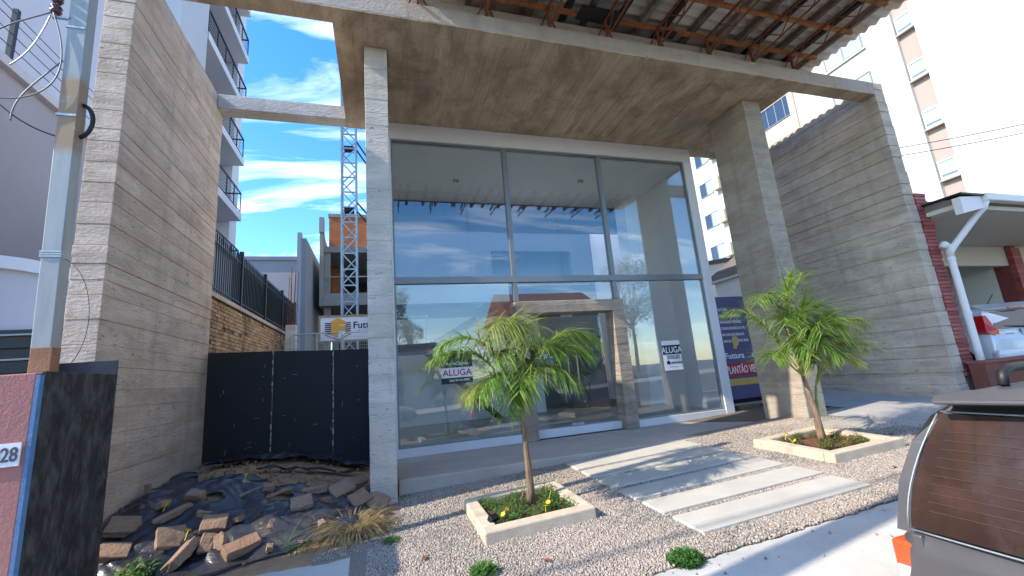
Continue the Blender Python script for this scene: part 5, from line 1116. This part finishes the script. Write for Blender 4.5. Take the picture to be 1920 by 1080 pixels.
# white hatchback in the carport: rear faces the street
hc = thing('white_hatchback', 'white hatchback with red boomerang tail lights parked in the carport', 'car', (12.35, 5.22, .30), None, pi/2-.28)
m_wp = carpaint('white_car_paint', (.72, .74, .76), .25, .7)
HW = .85
loft([(-.02, ring(HW*.90, .40, .80)), (.04, ring(HW*.97, .26, .95, r=.1)), (.2, ring(HW, .22, 1.0, r=.1)), (.9, ring(HW*1.01, .2, 1.0, r=.1)), (2.2, ring(HW*1.01, .2, .97, r=.1)), (3.2, ring(HW, .2, .92)), (3.8, ring(HW*.93, .24, .78)), (3.98, ring(HW*.8, .36, .62))], 'body', m_wp, hc)
loft([([0.070, 0.112, 0.169, 0.220, 0.320, 0.330, 0.320, 0.220, 0.169, 0.112, 0.070], cabin(.80, .60, .95, 1.46)), ([0.320, 0.348, 0.386, 0.420, 0.500, 0.500, 0.500, 0.420, 0.386, 0.348, 0.320], cabin(.81, .61, .97, 1.50)), ([1.5]*11, cabin(.81, .62, .97, 1.53)), ([2.600, 2.488, 2.336, 2.200, 2.000, 1.950, 2.000, 2.200, 2.336, 2.488, 2.600], cabin(.80, .60, .96, 1.48)), ([3.250, 3.096, 2.887, 2.700, 2.400, 2.350, 2.400, 2.700, 2.887, 3.096, 3.250], cabin(.78, .55, .92, 1.40))], 'cabin', m_wp, hc, smooth=False)
rg = MB().add([(.055, -.62, .98), (.055, .62, .98), (.20, .52, 1.34), (.20, -.52, 1.34), (.09, -.62, .98), (.09, .62, .98), (.235, .52, 1.34), (.235, -.52, 1.34)], BOXF).build('rear_window', m_winglass, hc, local=True)
MB().add([(.18, -.60, 1.36), (.18, .60, 1.36), (.5, .6, 1.50), (.5, -.6, 1.50), (.14, -.58, 1.40), (.14, .58, 1.40), (.45, .6, 1.525), (.45, -.6, 1.525)], BOXF).build('spoiler', m_wp, hc, bevel=.015, local=True)
MB().box(.128, .17, -.15, .15, 1.385, 1.41).build('brake_light', m_redl, hc, local=True)
MB().bar((.03, .0, .995), (.085, .42, 1.03), .02).build('wiper', m_blk, rg, local=True); MB().tube([(.02, 0, .99), (.07, 0, .99)], .035, 10).build('wiper_motor', m_blk, rg, local=True)
for s in (-1, 1):
    su = lambda z: .022+max(0, z-.98)*.42
    def lens(poly, d0, d1, nm, mt, par):
        n = len(poly); mb = MB(); mb.v = [(su(z)-d0, v*s, z) for v, z in poly]+[(su(z)+d1+.25*max(0, abs(v)-.80), v*s, z) for v, z in poly]
        mb.f = [tuple(range(n)), tuple(range(n, 2*n))[::-1]]+[(i, (i+1) % n, n+(i+1) % n, n+i) for i in range(n)]
        return mb.build(nm, mt, par, local=True)
    l = lens([(.70, .84), (.50, .85), (.56, .93), (.645, .97), (.665, 1.07), (.66, 1.27), (.735, 1.27), (.80, 1.12), (.868, 1.0), (.872, .93)], .012, .22, 'tail_light', m_redl, hc)
    lens([(.64, .855), (.51, .86), (.56, .925), (.63, .955)], .02, .0, 'reversing_lens', m_clr, l)
    MB().add([(.62, s*.812, 1.0), (2.7, s*.812, 1.0), (2.15, s*.65, 1.42), (.95, s*.65, 1.40), (.62, s*.827, 1.0), (2.7, s*.827, 1.0), (2.15, s*.665, 1.42), (.95, s*.665, 1.40)], BOXF).build('side_window', m_winglass, hc, local=True)
    wheel(hc, .68, s*.775, .30); wheel(hc, 3.2, s*.775, .30)
    for uu in (.68, 3.2): MB().tube([(uu, s*.79, .31), (uu, s*.866, .31)], .36, 24).build('wheel_arch', m_blk, hc, local=True)
MB().box(-.08, .10, -.84, .84, .25, .56).build('bumper', m_wp, hc, bevel=.06, local=True, seg=3); MB().box(-.085, -.05, -.45, .45, .36, .42).build('bumper_slot', m_blk, hc, local=True)
pl = MB().box(-.015, .02, -.2, .2, .82, .95).build('number_plate', m_galv, hc, local=True)
MB().box(.0, .035, .34, .50, .86, .885).build('badge', m_galv, hc, local=True)
MB().tube([(.62, 0, 1.52), (.46, .0, 1.72)], .007, 6).build('aerial', m_blk, hc, local=True)

# ================================================================== ACROSS THE STREET (seen mirrored in the shop glass)
def leafy_tree(loc, h, r, label, n=5200):
    t = thing('street_tree', label, 'tree', loc, 'trees across the street')
    x, y, z = loc
    MB().tube([(x, y, z-.2), (x+.1, y, z+h*.25), (x, y+.1, z+h*.55)], [.22, .17, .1], 10).build('trunk', m_trunk, t, smooth=True)
    lb = MB(); cl = []
    for k in range(11):
        a = random.uniform(0, 6.28); e = Vector((x+cos(a)*r*random.uniform(.3, .8), y+sin(a)*r*random.uniform(.3, .8), z+h*random.uniform(.22, .92))); cl.append((e, r*random.uniform(.3, .5)))
        lb.tube([(x, y, z+h*.4), ((x+e.x)/2, (y+e.y)/2, (z+h*.4+e.z)/2+.2), e], [.08, .05, .02], 6)
    lb.build('limb', m_trunk, t)
    c = MB()
    for k in range(n):
        e, rr = random.choice(cl); d = Vector((random.gauss(0, 1), random.gauss(0, 1), random.gauss(0, .75))).normalized()*rr*random.uniform(.4, 1)**.5
        p = e+d; u = Vector((random.gauss(0, 1), random.gauss(0, 1), random.gauss(0, .6))).normalized()*random.uniform(.07, .14); v = u.orthogonal().normalized()*random.uniform(.03, .06)
        c.add([p-u, p+v, p+u, p-v], [(0, 1, 2, 3)])
    c.build('crown', m_treeleaf, t); return t
m_treeleaf = leafmat('street_tree_leaf', (.03, .07, .02), (.07, .13, .035))
leafy_tree((2.6, -26, -.4), 10.8, 2.8, 'rounded dark tree across the street, mirrored in the left bay')
leafy_tree((-1.2, -27, -.6), 9.8, 2.4, 'smaller dark tree across the street, mirrored in the left bay')
leafy_tree((25, -24, 0), 12.5, 4.0, 'tall dark tree across the street, mirrored in the right bay', 6500)
oh = thing('opposite_house', 'low house with a reddish tiled roof across the street, mirrored above the door portal', 'house', (10, -15, -.2))
MB().box(9, 16, -21, -14.2, -.4, 5.4).build('wall', m_hw, oh); MB().prism([(-21.6, 5.401), (-13.6, 5.401), (-17.5, 7.6)], 'x', 8.6, 16.4).build('roof', plain('tile_red', (.36, .15, .09), .85, 0, .35, 5, .4), oh)
for a in (9.8, 11.8, 13.8): window(oh, a, a+1.4, -14.18, -14.1, .9, 2.1, 'y', m_wf, [m_winglass], split=2)
ow = thing('opposite_shop', 'flat-roofed pale shop across the street, mirrored in the left bay', 'building', (-8, -16, -.8))
MB().box(-18, 3.5, -24, -16, -1, 3.6).build('wall', m_lil2, ow); MB().box(-18.2, 3.7, -24, -15.8, 3.601, 3.9).build('parapet', m_tow2, ow)
for a in (-15, -11, -6, -1): window(ow, a, a+2.4, -15.99, -15.9, -.3, 2.3, 'y', m_alu, [m_winglass], split=2)
up = thing('utility_pole', 'round concrete utility pole at the kerb, out of frame to the left', 'pole', (-2.7, 2.2, -.5))
MB().tube([(-2.5, 1.985, -.9), (-2.5, 1.985, 9)], [.15, .10], 16).build('shaft', m_cgrey, up, smooth=True); MB().box(-2.58, -2.42, 1.3, 3.0, 8.3, 8.42).build('crossarm', m_wood3, up)
for k, (yy, zz) in enumerate(((1.4, 8.5), (3.0, 8.5), (2.1, 7.2), (2.1, 6.9))): wire([(-40, yy, zz), (-2.7, yy, zz-.1)], .012, m_cable, 'street power line on the utility pole, %s' % ['road side', 'house side', 'upper bundle', 'lower bundle'][k], name='power_line')
